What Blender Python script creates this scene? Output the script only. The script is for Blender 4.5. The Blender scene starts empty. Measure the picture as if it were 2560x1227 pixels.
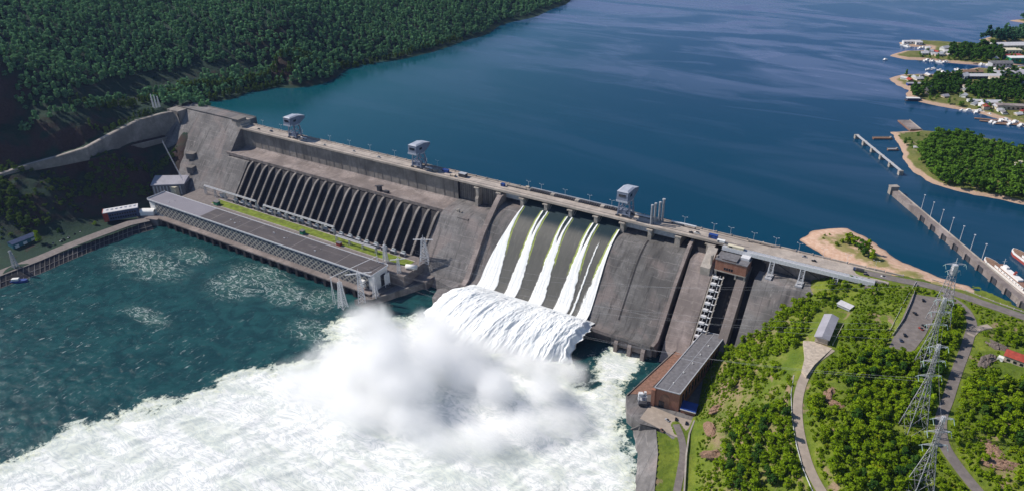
import bpy, math, random
import numpy as np
from mathutils import Vector, Matrix
R = math.radians
random.seed(7)
RNG = np.random.default_rng(11)
scene = bpy.context.scene
COL = scene.collection

# ------------------------------------------------------------------ camera
CAM_LOC = np.array([450.266, -671.012, 458.148])
FW = np.array([-0.47974264, 0.73936607, -0.47242439])
RT = np.array([0.84476883, 0.53471943, -0.02099431])
UP = np.array([-0.23709202, 0.40916127, 0.88112112])
FPX, PW, PH = 1818.727, 2560.0, 1227.0
cd = bpy.data.cameras.new('camera'); cam = bpy.data.objects.new('camera', cd); COL.objects.link(cam)
cd.sensor_width = 36.0; cd.lens = 36.0*FPX/PW; cd.clip_start = 1.0; cd.clip_end = 30000.0
cam.matrix_world = Matrix(((RT[0], UP[0], -FW[0], CAM_LOC[0]), (RT[1], UP[1], -FW[1], CAM_LOC[1]),
                           (RT[2], UP[2], -FW[2], CAM_LOC[2]), (0, 0, 0, 1)))
scene.camera = cam

# ------------------------------------------------------------------ light
SUN_EL, SUN_AZ = 42.0, 13.0            # the sun stands off the left bank, slightly downstream of the dam axis
sd = Vector((-math.cos(R(SUN_EL))*math.cos(R(SUN_AZ)), -math.cos(R(SUN_EL))*math.sin(R(SUN_AZ)), math.sin(R(SUN_EL))))
sl = bpy.data.lights.new('sun', 'SUN'); sl.energy = 4.2; sl.angle = R(0.5); sl.color = (1.0, 0.93, 0.84)
so = bpy.data.objects.new('sun', sl); COL.objects.link(so)
so.rotation_euler = sd.to_track_quat('Z', 'Y').to_euler(); so.location = (-600, -100, 900)
world = bpy.data.worlds.new('World'); scene.world = world; world.use_nodes = True
wn = world.node_tree
sky = wn.nodes.new('ShaderNodeTexSky'); sky.sky_type = 'NISHITA'; sky.sun_disc = False
sky.sun_elevation = R(SUN_EL); sky.sun_rotation = R(270.0-SUN_AZ); sky.altitude = 250; sky.air_density = 1.0; sky.dust_density = 0.3; sky.ozone_density = 4.0
wn.links.new(sky.outputs[0], wn.nodes['Background'].inputs[0]); wn.nodes['Background'].inputs[1].default_value = 0.085
scene.view_settings.view_transform = 'Standard'; scene.view_settings.look = 'None'
scene.view_settings.exposure = 0.3; scene.view_settings.gamma = 1.0
scene.render.engine = 'CYCLES'
cy = scene.cycles
cy.use_denoising = True
cy.max_bounces = 14; cy.diffuse_bounces = 2; cy.glossy_bounces = 2; cy.transmission_bounces = 2; cy.volume_bounces = 12
cy.transparent_max_bounces = 8; cy.volume_step_rate = 1.0; cy.volume_max_steps = 256
cy.sample_clamp_indirect = 6.0

# ------------------------------------------------------------------ helpers
def at(px, py, z):
    """the point at height z seen at that spot of the photograph"""
    d = FW + RT*(px-PW/2)/FPX - UP*(py-PH/2)/FPX
    return CAM_LOC + d*((z-CAM_LOC[2])/d[2])
def pix(P):
    d = np.asarray(P, float)-CAM_LOC; z = d@FW
    return np.stack([PW/2+FPX*(d@RT)/z, PH/2-FPX*(d@UP)/z], -1)
def face_y(z): return -10.0-0.8*(103.0-z)      # downstream face of the dam

def tag(o, label=None, cat=None, group=None, kind=None):
    if label: o['label'] = label
    if cat: o['category'] = cat
    if group: o['group'] = group
    if kind: o['kind'] = kind
    return o
def empty(name, loc, rz=0.0):
    o = bpy.data.objects.new(name, None); COL.objects.link(o); o.location = loc; o.rotation_euler = (0, 0, rz); o.empty_display_size = 2
    return o
def thing(name, label, cat, loc=(0, 0, 0), rz=0.0, group=None): return tag(empty(name, loc, rz), label, cat, group)
def dup(o, loc=None, rz=None, sc=None, label=None):
    c = o.copy(); COL.objects.link(c)
    for ch in o.children:
        k = ch.copy(); COL.objects.link(k); k.parent = c
        for g in ch.children:
            q = g.copy(); COL.objects.link(q); q.parent = k
    if loc is not None: c.location = loc
    if rz is not None: c.rotation_euler = (0, 0, rz)
    if sc is not None: c.scale = sc
    if label: c['label'] = label
    return c

class MB:
    """collects shapes and links them as one mesh object"""
    def __init__(s): s.v = []; s.f = []; s.m = []; s.mi = 0
    def add(s, vs, fs):
        n = len(s.v); s.v += [tuple(map(float, q)) for q in vs]
        s.f += [tuple(i+n for i in f) for f in fs]; s.m += [s.mi]*len(fs); return s
    def box(s, x0, x1, y0, y1, z0, z1):
        return s.add([(x0, y0, z0), (x1, y0, z0), (x1, y1, z0), (x0, y1, z0), (x0, y0, z1), (x1, y0, z1), (x1, y1, z1), (x0, y1, z1)],
                     [(3, 2, 1, 0), (4, 5, 6, 7), (0, 1, 5, 4), (1, 2, 6, 5), (2, 3, 7, 6), (3, 0, 4, 7)])
    def cbox(s, c, sx, sy, sz, rz=0.0):          # centre of the bottom face
        ca, sa = math.cos(rz), math.sin(rz); P = []
        for z in (0, sz):
            for (a, b) in ((-1, -1), (1, -1), (1, 1), (-1, 1)):
                x, y = a*sx/2, b*sy/2; P.append((c[0]+x*ca-y*sa, c[1]+x*sa+y*ca, c[2]+z))
        return s.add(P, [(3, 2, 1, 0), (4, 5, 6, 7), (0, 1, 5, 4), (1, 2, 6, 5), (2, 3, 7, 6), (3, 0, 4, 7)])
    def ext(s, x0, x1, poly):                    # (y, z) outline pushed along x; outline clockwise or not, both ends capped
        n = len(poly)
        V = [(x0, y, z) for y, z in poly]+[(x1, y, z) for y, z in poly]
        F = [(i, (i+1) % n, n+(i+1) % n, n+i) for i in range(n)]+[tuple(range(n-1, -1, -1)), tuple(range(n, 2*n))]
        return s.add(V, F)
    def prism(s, pts, z0, z1):                   # (x, y) outline raised
        n = len(pts)
        V = [(p[0], p[1], z0) for p in pts]+[(p[0], p[1], z1) for p in pts]
        return s.add(V, [(i, (i+1) % n, n+(i+1) % n, n+i) for i in range(n)]+[tuple(range(n-1, -1, -1)), tuple(range(n, 2*n))])
    def bar(s, a, b, w, h=None):
        a = Vector(a); b = Vector(b); d = b-a
        if d.length < 1e-6: return s
        d.normalize(); up = Vector((0, 0, 1)) if abs(d.z) < .95 else Vector((1, 0, 0))
        e = d.cross(up).normalized(); g = e.cross(d); h = h or w; P = []
        for q in (a, b):
            for (i, j) in ((-1, -1), (1, -1), (1, 1), (-1, 1)): P.append(q+e*(i*w/2)+g*(j*h/2))
        return s.add(P, [(3, 2, 1, 0), (4, 5, 6, 7), (0, 1, 5, 4), (1, 2, 6, 5), (2, 3, 7, 6), (3, 0, 4, 7)])
    def tube(s, a, b, r0, r1=None, n=8):
        a = Vector(a); b = Vector(b); d = (b-a).normalized(); r1 = r0 if r1 is None else r1
        up = Vector((0, 0, 1)) if abs(d.z) < .95 else Vector((1, 0, 0))
        e = d.cross(up).normalized(); g = e.cross(d); P = []
        for q, r in ((a, r0), (b, r1)):
            for k in range(n):
                t = 2*math.pi*k/n; P.append(q+e*(r*math.cos(t))+g*(r*math.sin(t)))
        return s.add(P, [(k, (k+1) % n, n+(k+1) % n, n+k) for k in range(n)]+[tuple(range(n-1, -1, -1)), tuple(range(n, 2*n))])
    def gable(s, c, L, Wd, h, rise, rz=0.0, over=0.0):   # roof prism, ridge along local x
        ca, sa = math.cos(rz), math.sin(rz); P = []
        for x in (-L/2-over, L/2+over):
            for (y, z) in ((-Wd/2-over, 0), (Wd/2+over, 0), (0, rise)): P.append((c[0]+x*ca-y*sa, c[1]+x*sa+y*ca, c[2]+h+z))
        return s.add(P, [(0, 1, 2), (5, 4, 3), (0, 3, 4, 1), (1, 4, 5, 2), (2, 5, 3, 0)])
    def build(s, name, mat, parent=None, smooth=False):
        me = bpy.data.meshes.new(name); me.from_pydata(s.v, [], s.f)
        for mm in (mat if isinstance(mat, (list, tuple)) else [mat]): me.materials.append(mm)
        if any(s.m): me.polygons.foreach_set('material_index', s.m)
        import bmesh
        bm = bmesh.new(); bm.from_mesh(me); bmesh.ops.recalc_face_normals(bm, faces=bm.faces); bm.to_mesh(me); bm.free()
        if smooth: me.polygons.foreach_set('use_smooth', [True]*len(me.polygons))
        me.update()
        o = bpy.data.objects.new(name, me); COL.objects.link(o); o.parent = parent
        return o
def grid_obj(name, X, Y, Z, mat, parent=None, keep=None, smooth=True, attrs=None):
    """2-D arrays of coordinates -> one mesh sheet"""
    n, m = X.shape
    co = np.stack([X, Y, Z], -1).reshape(-1, 3)
    i = np.arange(n*m).reshape(n, m)
    q = np.stack([i[:-1, :-1], i[:-1, 1:], i[1:, 1:], i[1:, :-1]], -1).reshape(-1, 4)
    if keep is not None: q = q[keep[:-1, :-1].reshape(-1)]
    o = np_mesh(name, co, q, mat, parent, smooth)
    for k, a in (attrs or {}).items():
        at_ = o.data.attributes.new(k, 'FLOAT', 'POINT'); at_.data.foreach_set('value', a.reshape(-1).astype(np.float32))
    return o
def np_mesh(name, co, q, mat, parent=None, smooth=False):
    me = bpy.data.meshes.new(name); k = q.shape[1]
    me.vertices.add(len(co)); me.vertices.foreach_set('co', np.asarray(co, np.float32).reshape(-1))
    me.loops.add(len(q)*k); me.loops.foreach_set('vertex_index', q.reshape(-1).astype(np.int32))
    me.polygons.add(len(q)); me.polygons.foreach_set('loop_start', (np.arange(len(q))*k).astype(np.int32))
    if smooth: me.polygons.foreach_set('use_smooth', np.ones(len(q), bool))
    me.materials.append(mat); me.update(calc_edges=True); me.validate()
    o = bpy.data.objects.new(name, me); COL.objects.link(o); o.parent = parent
    return o
# value noise in numpy
def _h(ix, iy, s):
    n = (ix.astype(np.int64)*374761393+iy.astype(np.int64)*668265263+s*974634777) & 0x7fffffff
    n = ((n ^ (n >> 13))*1274126177) & 0x7fffffff
    return ((n ^ (n >> 16)) & 0xffff)/65535.0
def vn(x, y, s=0):
    ix = np.floor(x); iy = np.floor(y); fx = x-ix; fy = y-iy
    fx = fx*fx*(3-2*fx); fy = fy*fy*(3-2*fy)
    a, b, c, d = _h(ix, iy, s), _h(ix+1, iy, s), _h(ix, iy+1, s), _h(ix+1, iy+1, s)
    return (a*(1-fx)+b*fx)*(1-fy)+(c*(1-fx)+d*fx)*fy
def fbm(x, y, s=0, o=4):
    t = 0; a = .5
    for k in range(o): t = t+a*vn(x, y, s+k*17); x = x*2.03+3.1; y = y*2.03+1.7; a *= .5
    return t/(1-.5**o)
def sstep(a, b, x):
    t = np.clip((x-a)/(b-a), 0, 1); return t*t*(3-2*t)
def inpoly(x, y, poly):
    r = np.zeros(np.shape(x), bool); n = len(poly)
    for i in range(n):
        x0, y0 = poly[i]; x1, y1 = poly[(i+1) % n]
        if y0 == y1: continue
        r ^= ((y0 > y) != (y1 > y)) & (x < (x1-x0)*(y-y0)/(y1-y0)+x0)
    return r
def segdist(x, y, pts, closed=False):
    """distance to a polyline, and the third value of the nearest point if points carry one"""
    best = np.full(np.shape(x), 1e9); zz = np.zeros(np.shape(x)); P = list(pts)+([pts[0]] if closed else [])
    for a, b in zip(P[:-1], P[1:]):
        dx, dy = b[0]-a[0], b[1]-a[1]; L = dx*dx+dy*dy+1e-9
        t = np.clip(((x-a[0])*dx+(y-a[1])*dy)/L, 0, 1); d = np.hypot(x-a[0]-t*dx, y-a[1]-t*dy)
        w = d < best; best = np.where(w, d, best)
        if len(a) > 2: zz = np.where(w, a[2]+t*(b[2]-a[2]), zz)
    return best, zz
class TPS:
    def __init__(s, pts, reg=1e-3):
        P = np.array(pts, float); s.c = P[:, :2].mean(0); s.k = 100.0
        s.p = (P[:, :2]-s.c)/s.k; n = len(P)
        A = np.zeros((n+3, n+3)); A[:n, :n] = s.U(s.p, s.p)+reg*np.eye(n)
        A[:n, n] = 1; A[:n, n+1:] = s.p; A[n, :n] = 1; A[n+1:, :n] = s.p.T
        s.w = np.linalg.solve(A, np.concatenate([P[:, 2], np.zeros(3)]))
    def U(s, a, b):
        d = np.linalg.norm(a[:, None]-b[None], axis=-1); return np.where(d > 0, d*d*np.log(d+1e-12), 0)
    def __call__(s, x, y):
        x = np.asarray(x, float); sh = x.shape
        q = (np.stack([x.reshape(-1), np.asarray(y, float).reshape(-1)], -1)-s.c)/s.k; n = len(s.p)
        o = np.concatenate([s.U(c, s.p)@s.w[:n] for c in np.array_split(q, max(1, len(q)//4000))])
        return (o+s.w[n]+q@s.w[n+1:]).reshape(sh)
# ------------------------------------------------------------------ materials
class NT:
    def __init__(s, name):
        s.m = bpy.data.materials.new(name); s.m.use_nodes = True; s.t = s.m.node_tree
        s.b = s.t.nodes['Principled BSDF']; s.out = s.t.nodes['Material Output']
        s.b.inputs['Specular IOR Level'].default_value = 0.3
    def n(s, typ, **kw):
        q = s.t.nodes.new('ShaderNode'+typ)
        for k, v in kw.items(): setattr(q, k, v)
        return q
    def l(s, a, b): s.t.links.new(a, b)
    def put(s, sock, v):
        if isinstance(v, bpy.types.NodeSocket): s.l(v, sock)
        elif isinstance(v, (tuple, list)) and len(v) == 3 and sock.type == 'RGBA': sock.default_value = (*v, 1)
        else: sock.default_value = v
    def pos(s, sc=(1, 1, 1), rz=0.0, obj=False):
        g = s.n('TexCoord').outputs['Object'] if obj else s.n('NewGeometry').outputs['Position']
        mp = s.n('Mapping'); mp.inputs['Scale'].default_value = sc; mp.inputs['Rotation'].default_value = (0, 0, rz); s.l(g, mp.inputs[0]); return mp.outputs[0]
    def noise(s, sc=(1, 1, 1), scale=1.0, det=4.0, rough=.55, dist=0.0, rz=0.0, obj=False):
        q = s.n('TexNoise'); q.inputs['Scale'].default_value = scale; q.inputs['Detail'].default_value = det
        q.inputs['Roughness'].default_value = rough; q.inputs['Distortion'].default_value = dist
        s.l(s.pos(sc, rz, obj), q.inputs['Vector']); return q.outputs['Fac']
    def ramp(s, f, stops):
        q = s.n('ValToRGB'); e = q.color_ramp.elements
        while len(e) < len(stops): e.new(.5)
        for k, (p, c) in enumerate(stops):
            e[k].position = p; e[k].color = (*c, 1) if isinstance(c, (tuple, list)) else (c, c, c, 1)
        s.l(f, q.inputs[0]); return q.outputs[0]
    def mix(s, f, a, b, mode='MIX'):
        q = s.n('Mix', data_type='RGBA', blend_type=mode); s.put(q.inputs[0], f); s.put(q.inputs[6], a); s.put(q.inputs[7], b); return q.outputs[2]
    def math(s, op, a, b=None, c=None, clamp=False):
        q = s.n('Math', operation=op); q.use_clamp = clamp; s.put(q.inputs[0], a)
        if b is not None: s.put(q.inputs[1], b)
        if c is not None: s.put(q.inputs[2], c)
        return q.outputs[0]
    def mr(s, v, a, b, c=0.0, d=1.0, smooth=True):
        q = s.n('MapRange', interpolation_type='SMOOTHSTEP' if smooth else 'LINEAR'); s.put(q.inputs[0], v)
        for k, w in zip((1, 2, 3, 4), (a, b, c, d)): q.inputs[k].default_value = w
        return q.outputs[0]
    def attr(s, nm): return s.n('Attribute', attribute_name=nm).outputs['Fac']
    def bump(s, h, strength=.5, dist=1.0):
        q = s.n('Bump'); q.inputs['Strength'].default_value = strength; q.inputs['Distance'].default_value = dist
        s.l(h, q.inputs['Height']); s.l(q.outputs[0], s.b.inputs['Normal'])
    def set(s, col=None, rough=None, metal=None, spec=None):
        if col is not None: s.put(s.b.inputs['Base Color'], col)
        if rough is not None: s.put(s.b.inputs['Roughness'], rough)
        if metal is not None: s.b.inputs['Metallic'].default_value = metal
        if spec is not None: s.b.inputs['Specular IOR Level'].default_value = spec
        return s.m
def paint(name, c, rough=.6, var=.25, scale=.4, metal=0.0):
    t = NT(name); n = t.noise((1, 1, .6), scale, 4)
    return t.set(t.mix(t.mr(n, .3, .75), tuple(k*(1-var) for k in c), tuple(min(1, k*(1+var*.6)) for k in c)), rough, metal)
def concrete(name, c, dark=.45, streak=.6, lines=True, pale=None, patch=None, lift=6.0, xjoint=0.0):
    """weathered concrete: cloudy tone, run-off streaks down the face, pour lines, pale leached marks"""
    t = NT(name)
    big = t.noise((1, 1, 1), .035, 5, .6); fine = t.noise((1, 1, 1), .55, 5, .65)
    run = t.noise((1, .22, .05), .17, 5, .65); run2 = t.noise((1, .25, .06), .55, 4, .65)
    col = t.mix(t.mr(big, .35, .66), tuple(k*(1-dark*.6) for k in c), tuple(k*1.2 for k in c))
    col = t.mix(t.mr(t.noise((1, 1, 1), .12, 5, .65), .42, .62, 0, .5), col, tuple(k*.62 for k in c))
    if patch: col = t.mix(t.mr(t.noise((1, 1, 1), .028, 3, .5, 0.6), .5, .68, 0, .75), col, patch)
    col = t.mix(t.mr(fine, .3, .8, 0, .45), col, tuple(k*.55 for k in c))
    col = t.mix(t.math('MULTIPLY', t.mr(run, .5, .75), streak), col, tuple(k*(1-dark) for k in c))
    col = t.mix(t.math('MULTIPLY', t.mr(run2, .56, .8), streak*.7), col, tuple(k*(1-dark*.8) for k in c))
    if lines:
        sp = t.n('SeparateXYZ'); t.l(t.n('NewGeometry').outputs['Position'], sp.inputs[0])
        wob = t.math('MULTIPLY', t.noise((1, 1, 1), .06, 5), .9)
        fr = t.math('FRACT', t.math('ADD', t.math('DIVIDE', sp.outputs[2], lift), wob))
        ln = t.mr(t.math('ABSOLUTE', t.math('SUBTRACT', fr, .5)), .0, .07, 1, 0)
        seg = t.mr(t.noise((1, 1, 4), .05, 4), .40, .58)
        col = t.mix(t.math('MULTIPLY', t.math('MULTIPLY', ln, seg), .24), col, pale or tuple(min(.8, k*1.9) for k in c))
        lk = t.math('MULTIPLY', t.mr(t.noise((1, .35, .14), .34, 6, .75), .59, .75), .7)
        col = t.mix(lk, col, pale or tuple(min(.8, k*2.0) for k in c))
        if xjoint:
            fx = t.math('FRACT', t.math('DIVIDE', sp.outputs[0], xjoint))
            col = t.mix(t.math('MULTIPLY', t.mr(t.math('ABSOLUTE', t.math('SUBTRACT', fx, .5)), 0, .035, 1, 0), .6), col, tuple(k*.4 for k in c))
    t.bump(fine, .35, .4)
    return t.set(col, .9)

M = {}
M['conc'] = concrete('concrete', (.196, .186, .184), .70, .95, True, (.47, .43, .41), (.245, .205, .195), 6.0, 16.0)
M['conc_wall'] = concrete('concrete_wall', (.27, .245, .225), .6, .9, False)
M['conc_pink'] = concrete('concrete_pink', (.285, .24, .225), .65, .7, True, (.52, .46, .43), (.20, .165, .155))
M['conc_pale'] = concrete('concrete_pale', (.40, .36, .32), .4, .5, False)
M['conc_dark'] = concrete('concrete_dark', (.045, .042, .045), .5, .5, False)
M['conc_chute'] = concrete('concrete_chute', (.160, .153, .150), .72, 1.0, True, (.40, .37, .36), (.215, .175, .165), 6.5, 11.0)
M['conc_rib'] = concrete('concrete_rib', (.25, .225, .21), .55, .5, True, (.55, .5, .46), None, 1.4)
M['deck'] = concrete('deck_concrete', (.44, .38, .33), .3, .1, False)
M['steel'] = paint('grey_steel', (.42, .43, .46), .5, .2, .8)
M['steel_pale'] = paint('pale_steel', (.66, .66, .68), .5, .15, .8)
M['steel_dark'] = paint('dark_steel', (.06, .06, .07), .6)
M['crane'] = paint('crane_paint', (.17, .20, .275), .5, .15, .3)
M['crane_roof'] = paint('crane_roof', (.40, .43, .50), .5, .12, .3)
M['window'] = NT('window_glass').set((.012, .016, .025), .12, 0, .5)
M['gate'] = paint('gate_paint', (.36, .38, .42), .6, .2)
M['gate_dark'] = paint('transformer_paint', (.15, .155, .17), .6)
M['column'] = paint('column_paint', (.27, .28, .31), .5)
M['pylon'] = paint('pylon_zinc', (.66, .66, .70), .5, .15, .8)
M['white'] = paint('white_paint', (.74, .73, .71), .6, .1)
M['cream'] = paint('cream_paint', (.66, .6, .45), .6, .1)
M['blue'] = paint('blue_paint', (.02, .06, .25), .5)
M['blue_dark'] = paint('blue_cladding', (.05, .075, .15), .5)
M['teal'] = paint('teal_paint', (.03, .14, .18), .5)
M['green_paint'] = paint('green_paint', (.02, .22, .13), .5)
M['red'] = paint('red_paint', (.36, .06, .04), .6)
M['rust'] = paint('rust', (.25, .14, .10), .85, .3)
M['wood'] = paint('wood', (.26, .16, .11), .85, .3)
M['asphalt'] = paint('asphalt', (.19, .165, .155), .9, .2, .25)
M['road_pale'] = paint('pale_road', (.36, .30, .25), .9, .15, .2)
M['tyre'] = paint('tyre', (.02, .02, .02), .8)
M['black'] = paint('black_paint', (.015, .015, .018), .4)
M['roof_grey'] = paint('grey_roof', (.17, .165, .175), .8, .25, .3)
M['roof_lilac'] = paint('lilac_roof', (.34, .33, .37), .8, .12, .1)
M['roof_pale'] = paint('pale_roof', (.55, .54, .56), .6, .12)
M['beige'] = paint('beige_wall', (.5, .42, .34), .8)
M['insul'] = paint('insulator_glass', (.38, .52, .5), .3)

def brick_mat():
    t = NT('brick'); br = t.n('TexBrick'); br.inputs['Scale'].default_value = 1.0
    br.inputs['Color1'].default_value = (.25, .10, .065, 1); br.inputs['Color2'].default_value = (.30, .125, .08, 1); br.inputs['Mortar'].default_value = (.36, .24, .18, 1)
    br.inputs['Brick Width'].default_value = .9; br.inputs['Row Height'].default_value = .4; br.inputs['Mortar Size'].default_value = .04
    sp = t.n('SeparateXYZ'); t.l(t.n('NewGeometry').outputs['Position'], sp.inputs[0]); cb = t.n('CombineXYZ')
    t.l(t.math('ADD', sp.outputs[0], sp.outputs[1]), cb.inputs[0]); t.l(sp.outputs[2], cb.inputs[1]); t.l(cb.outputs[0], br.inputs['Vector'])
    return t.set(t.mix(t.mr(t.noise((1, 1, .3), .25, 4), .35, .75, 0, .6), br.outputs[0], (.2, .085, .06)), .9)
M['brick'] = brick_mat()

def lattice_mat():
    """hall front: glazing behind a diamond lattice of concrete bars"""
    t = NT('lattice_wall'); sp = t.n('SeparateXYZ'); t.l(t.n('NewGeometry').outputs['Position'], sp.inputs[0])
    x, z = sp.outputs[0], sp.outputs[2]; s1 = t.math('ADD', x, t.math('MULTIPLY', z, 1.25)); s2 = t.math('SUBTRACT', x, t.math('MULTIPLY', z, 1.25))
    g = []
    for s in (s1, s2):
        f = t.math('ABSOLUTE', t.math('SUBTRACT', t.math('FRACT', t.math('DIVIDE', s, 8.4)), .5)); g.append(t.mr(f, .10, .19, 1, 0))
    k = t.math('MAXIMUM', g[0], g[1])
    vx = t.math('ABSOLUTE', t.math('SUBTRACT', t.math('FRACT', t.math('DIVIDE', x, 18.5)), .5)); k = t.math('MAXIMUM', k, t.mr(vx, 0.0, .035, 1, 0))
    n = t.noise((1, 1, 1), .1, 3)
    m = t.set(t.mix(k, t.mix(n, (.05, .06, .085), (.10, .105, .12)), t.mix(n, (.30, .285, .25), (.40, .38, .34))), t.mr(k, 0, 1, .25, .85))
    t.bump(k, .9, .5); return m
M['lattice'] = lattice_mat()

def roof_mat():
    t = NT('hall_roof'); sp = t.n('SeparateXYZ'); t.l(t.n('NewGeometry').outputs['Position'], sp.inputs[0]); x = sp.outputs[0]
    a = t.mix(t.noise((1, 1, 1), .06, 5), (.055, .05, .055), (.115, .10, .10))
    a = t.mix(t.mr(t.noise((.15, 1, 1), .22, 4), .55, .7, 0, .6), a, (.15, .135, .135))
    fx = t.math('ABSOLUTE', t.math('SUBTRACT', t.math('FRACT', t.math('DIVIDE', x, 26.0)), .5))
    seg = t.mr(t.noise((1, .6, 1), .05, 2), .45, .55)
    a = t.mix(t.math('MULTIPLY', t.mr(fx, 0, .02, .8, 0), seg), a, (.34, .32, .31))
    fl = t.math('MULTIPLY', t.mr(t.noise((1, 1, 1), .3, 5, .7), .66, .72, 0, .8), 1.0)
    a = t.mix(fl, a, (.3, .28, .27))
    b = t.mix(t.noise((1, 1, 1), .05, 4), (.19, .18, .21), (.25, .24, .27))
    return t.set(t.mix(t.mr(x, -399, -397), b, a), .85)
M['hall_roof'] = roof_mat()

def leaf_mat(name, lo, hi, tw=.25):
    t = NT(name); oi = t.n('ObjectInfo').outputs['Random']; n = t.noise((1, 1, 1), .11, 3); pat = t.noise((1, 1, 1), .013, 4, .6)
    f = t.math('ADD', t.math('MULTIPLY', oi, .5), t.math('ADD', t.math('MULTIPLY', t.mr(n, .25, .75), .35), t.math('MULTIPLY', t.mr(pat, .3, .7), .35)))
    c = t.mix(t.mr(f, .12, 1.0, smooth=False), lo, hi); c = t.mix(t.mr(t.noise((1, 1, 1), .16, 2), .60, .72, 0, .55), c, (hi[0]*1.25, hi[1]*.82, hi[2]))
    c = t.mix(t.mr(t.noise((1, 1, 1), 1.1, 2), .4, .7, 0, .4), c, tuple(k*.6 for k in lo))
    d = t.n('BsdfDiffuse'); tr = t.n('BsdfTranslucent'); t.l(c, d.inputs[0]); t.l(t.mix(.5, c, hi), tr.inputs[0])
    ms = t.n('MixShader'); ms.inputs[0].default_value = tw; t.l(d.outputs[0], ms.inputs[1]); t.l(tr.outputs[0], ms.inputs[2]); t.l(ms.outputs[0], t.out.inputs[0])
    return t.m
M['leaf'] = leaf_mat('leaf', (.075, .145, .006), (.25, .36, .014))
M['leaf_dark'] = leaf_mat('dark_leaf', (.028, .075, .014), (.07, .15, .02))
M['leaf_mid'] = leaf_mat('island_leaf', (.035, .10, .014), (.125, .24, .028))
M['leaf_shade'] = leaf_mat('forest_leaf', (.010, .056, .040), (.16, .33, .145), .3)  # sunlit and shaded crown contrast put into the leaf tones
M['leaf_row'] = leaf_mat('birch_leaf', (.05, .10, .025), (.12, .19, .03), .3)
M['bark'] = paint('bark', (.12, .09, .07), .9, .3)

def ground_mat(name, grass1, grass2, rock1, rock2, s0=.55, s1=.8, beach=0):
    t = NT(name); g = t.n('NewGeometry'); sp = t.n('SeparateXYZ'); t.l(g.outputs['Normal'], sp.inputs[0])
    n1 = t.noise((1, 1, 1), .035, 5, .6); n2 = t.noise((1, 1, 1), .3, 5, .65); n3 = t.noise((1, 1, 1), .012, 3)
    gr = t.mix(t.mr(n1, .35, .65), grass1, grass2); gr = t.mix(t.mr(n2, .4, .75, 0, .55), gr, tuple(k*.5 for k in grass1))
    rk = t.mix(t.mr(n2, .3, .7), rock1, rock2); rk = t.mix(t.mr(t.noise((1, 1, 2), .9, 4, .7), .45, .7, 0, .6), rk, tuple(k*.45 for k in rock1))
    f = t.math('ADD', t.math('SUBTRACT', sp.outputs[2], t.math('MULTIPLY', t.math('SUBTRACT', n1, .5), .55)), t.math('MULTIPLY', t.math('SUBTRACT', n2, .5), .3))
    c = t.mix(t.mr(f, s0, s1), rk, gr)
    c = t.mix(t.math('MULTIPLY', t.mr(t.noise((1, 1, 1), .045, 4, .6, .5), .60, .70), .85), c, rk)
    if beach:
        sp2 = t.n('SeparateXYZ'); t.l(g.outputs['Position'], sp2.inputs[0]); c = t.mix(t.mr(t.math('ADD', sp2.outputs[2], t.math('MULTIPLY', t.math('SUBTRACT', n1, .5), 3.0)), beach, beach+.9), t.mix(n2, rock1, rock2), c)
    t.bump(n2, .8, 1.2)
    return t.set(c, .95)
M['hill'] = ground_mat('hill_ground', (.085, .135, .010), (.165, .205, .022), (.22, .145, .10), (.36, .25, .175))
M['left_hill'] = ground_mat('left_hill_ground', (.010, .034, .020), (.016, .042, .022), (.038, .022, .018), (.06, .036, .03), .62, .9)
M['shore'] = ground_mat('island_ground', (.10, .125, .025), (.17, .165, .05), (.36, .24, .17), (.46, .33, .245), .2, .4, 98.7)

def sand_mat():
    t = NT('sand'); z = t.n('SeparateXYZ'); t.l(t.n('NewGeometry').outputs['Position'], z.inputs[0])
    n = t.noise((1, 1, 1), .08, 5, .6); f = t.math('ADD', z.outputs[2], t.math('MULTIPLY', n, 3.2))
    s = t.mix(t.mr(t.noise((1, 1, 1), .3, 5), .35, .7), (.52, .33, .23), (.62, .44, .33))
    s = t.mix(t.mr(z.outputs[2], 96.7, 98.0), (.30, .19, .13), s)
    g = t.mix(t.mr(n, .3, .7), (.15, .16, .03), (.27, .235, .09))
    return t.set(t.mix(t.mr(f, 100.9, 101.8), s, g), .95)
M['sand'] = sand_mat()
M['lawn'] = paint('lawn', (.17, .22, .025), .95, .4, .15)

def reservoir_mat():
    t = NT('reservoir_water'); t.b.inputs['IOR'].default_value = 1.33; t.b.inputs['Specular IOR Level'].default_value = .28
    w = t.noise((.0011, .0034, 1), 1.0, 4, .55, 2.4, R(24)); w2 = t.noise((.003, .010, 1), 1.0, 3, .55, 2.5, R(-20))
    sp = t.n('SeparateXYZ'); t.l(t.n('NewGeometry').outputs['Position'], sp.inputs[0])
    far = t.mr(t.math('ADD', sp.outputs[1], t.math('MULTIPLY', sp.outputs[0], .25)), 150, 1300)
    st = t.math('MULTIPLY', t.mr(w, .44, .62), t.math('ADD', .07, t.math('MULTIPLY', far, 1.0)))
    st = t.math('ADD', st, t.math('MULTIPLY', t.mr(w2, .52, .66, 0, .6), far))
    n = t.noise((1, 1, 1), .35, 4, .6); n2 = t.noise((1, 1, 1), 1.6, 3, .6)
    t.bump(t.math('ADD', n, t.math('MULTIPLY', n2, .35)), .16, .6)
    sky_streak = t.math('MULTIPLY', t.math('MINIMUM', st, 1.0), .75)  # pale streaks: sky reflection painted into the base colour
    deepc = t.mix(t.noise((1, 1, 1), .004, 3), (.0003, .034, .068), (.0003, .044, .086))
    deepc = t.mix(t.mr(sp.outputs[0], -620, 100), (.001, .060, .078), deepc); deepc = t.mix(far, deepc, (.003, .042, .125))  # far water bluer: reflected sky and haze put into its colour
    t.set(t.mix(sky_streak, deepc, (.12, .16, .29)), t.math('MULTIPLY_ADD', st, .25, .05))
    return t.m
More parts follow.
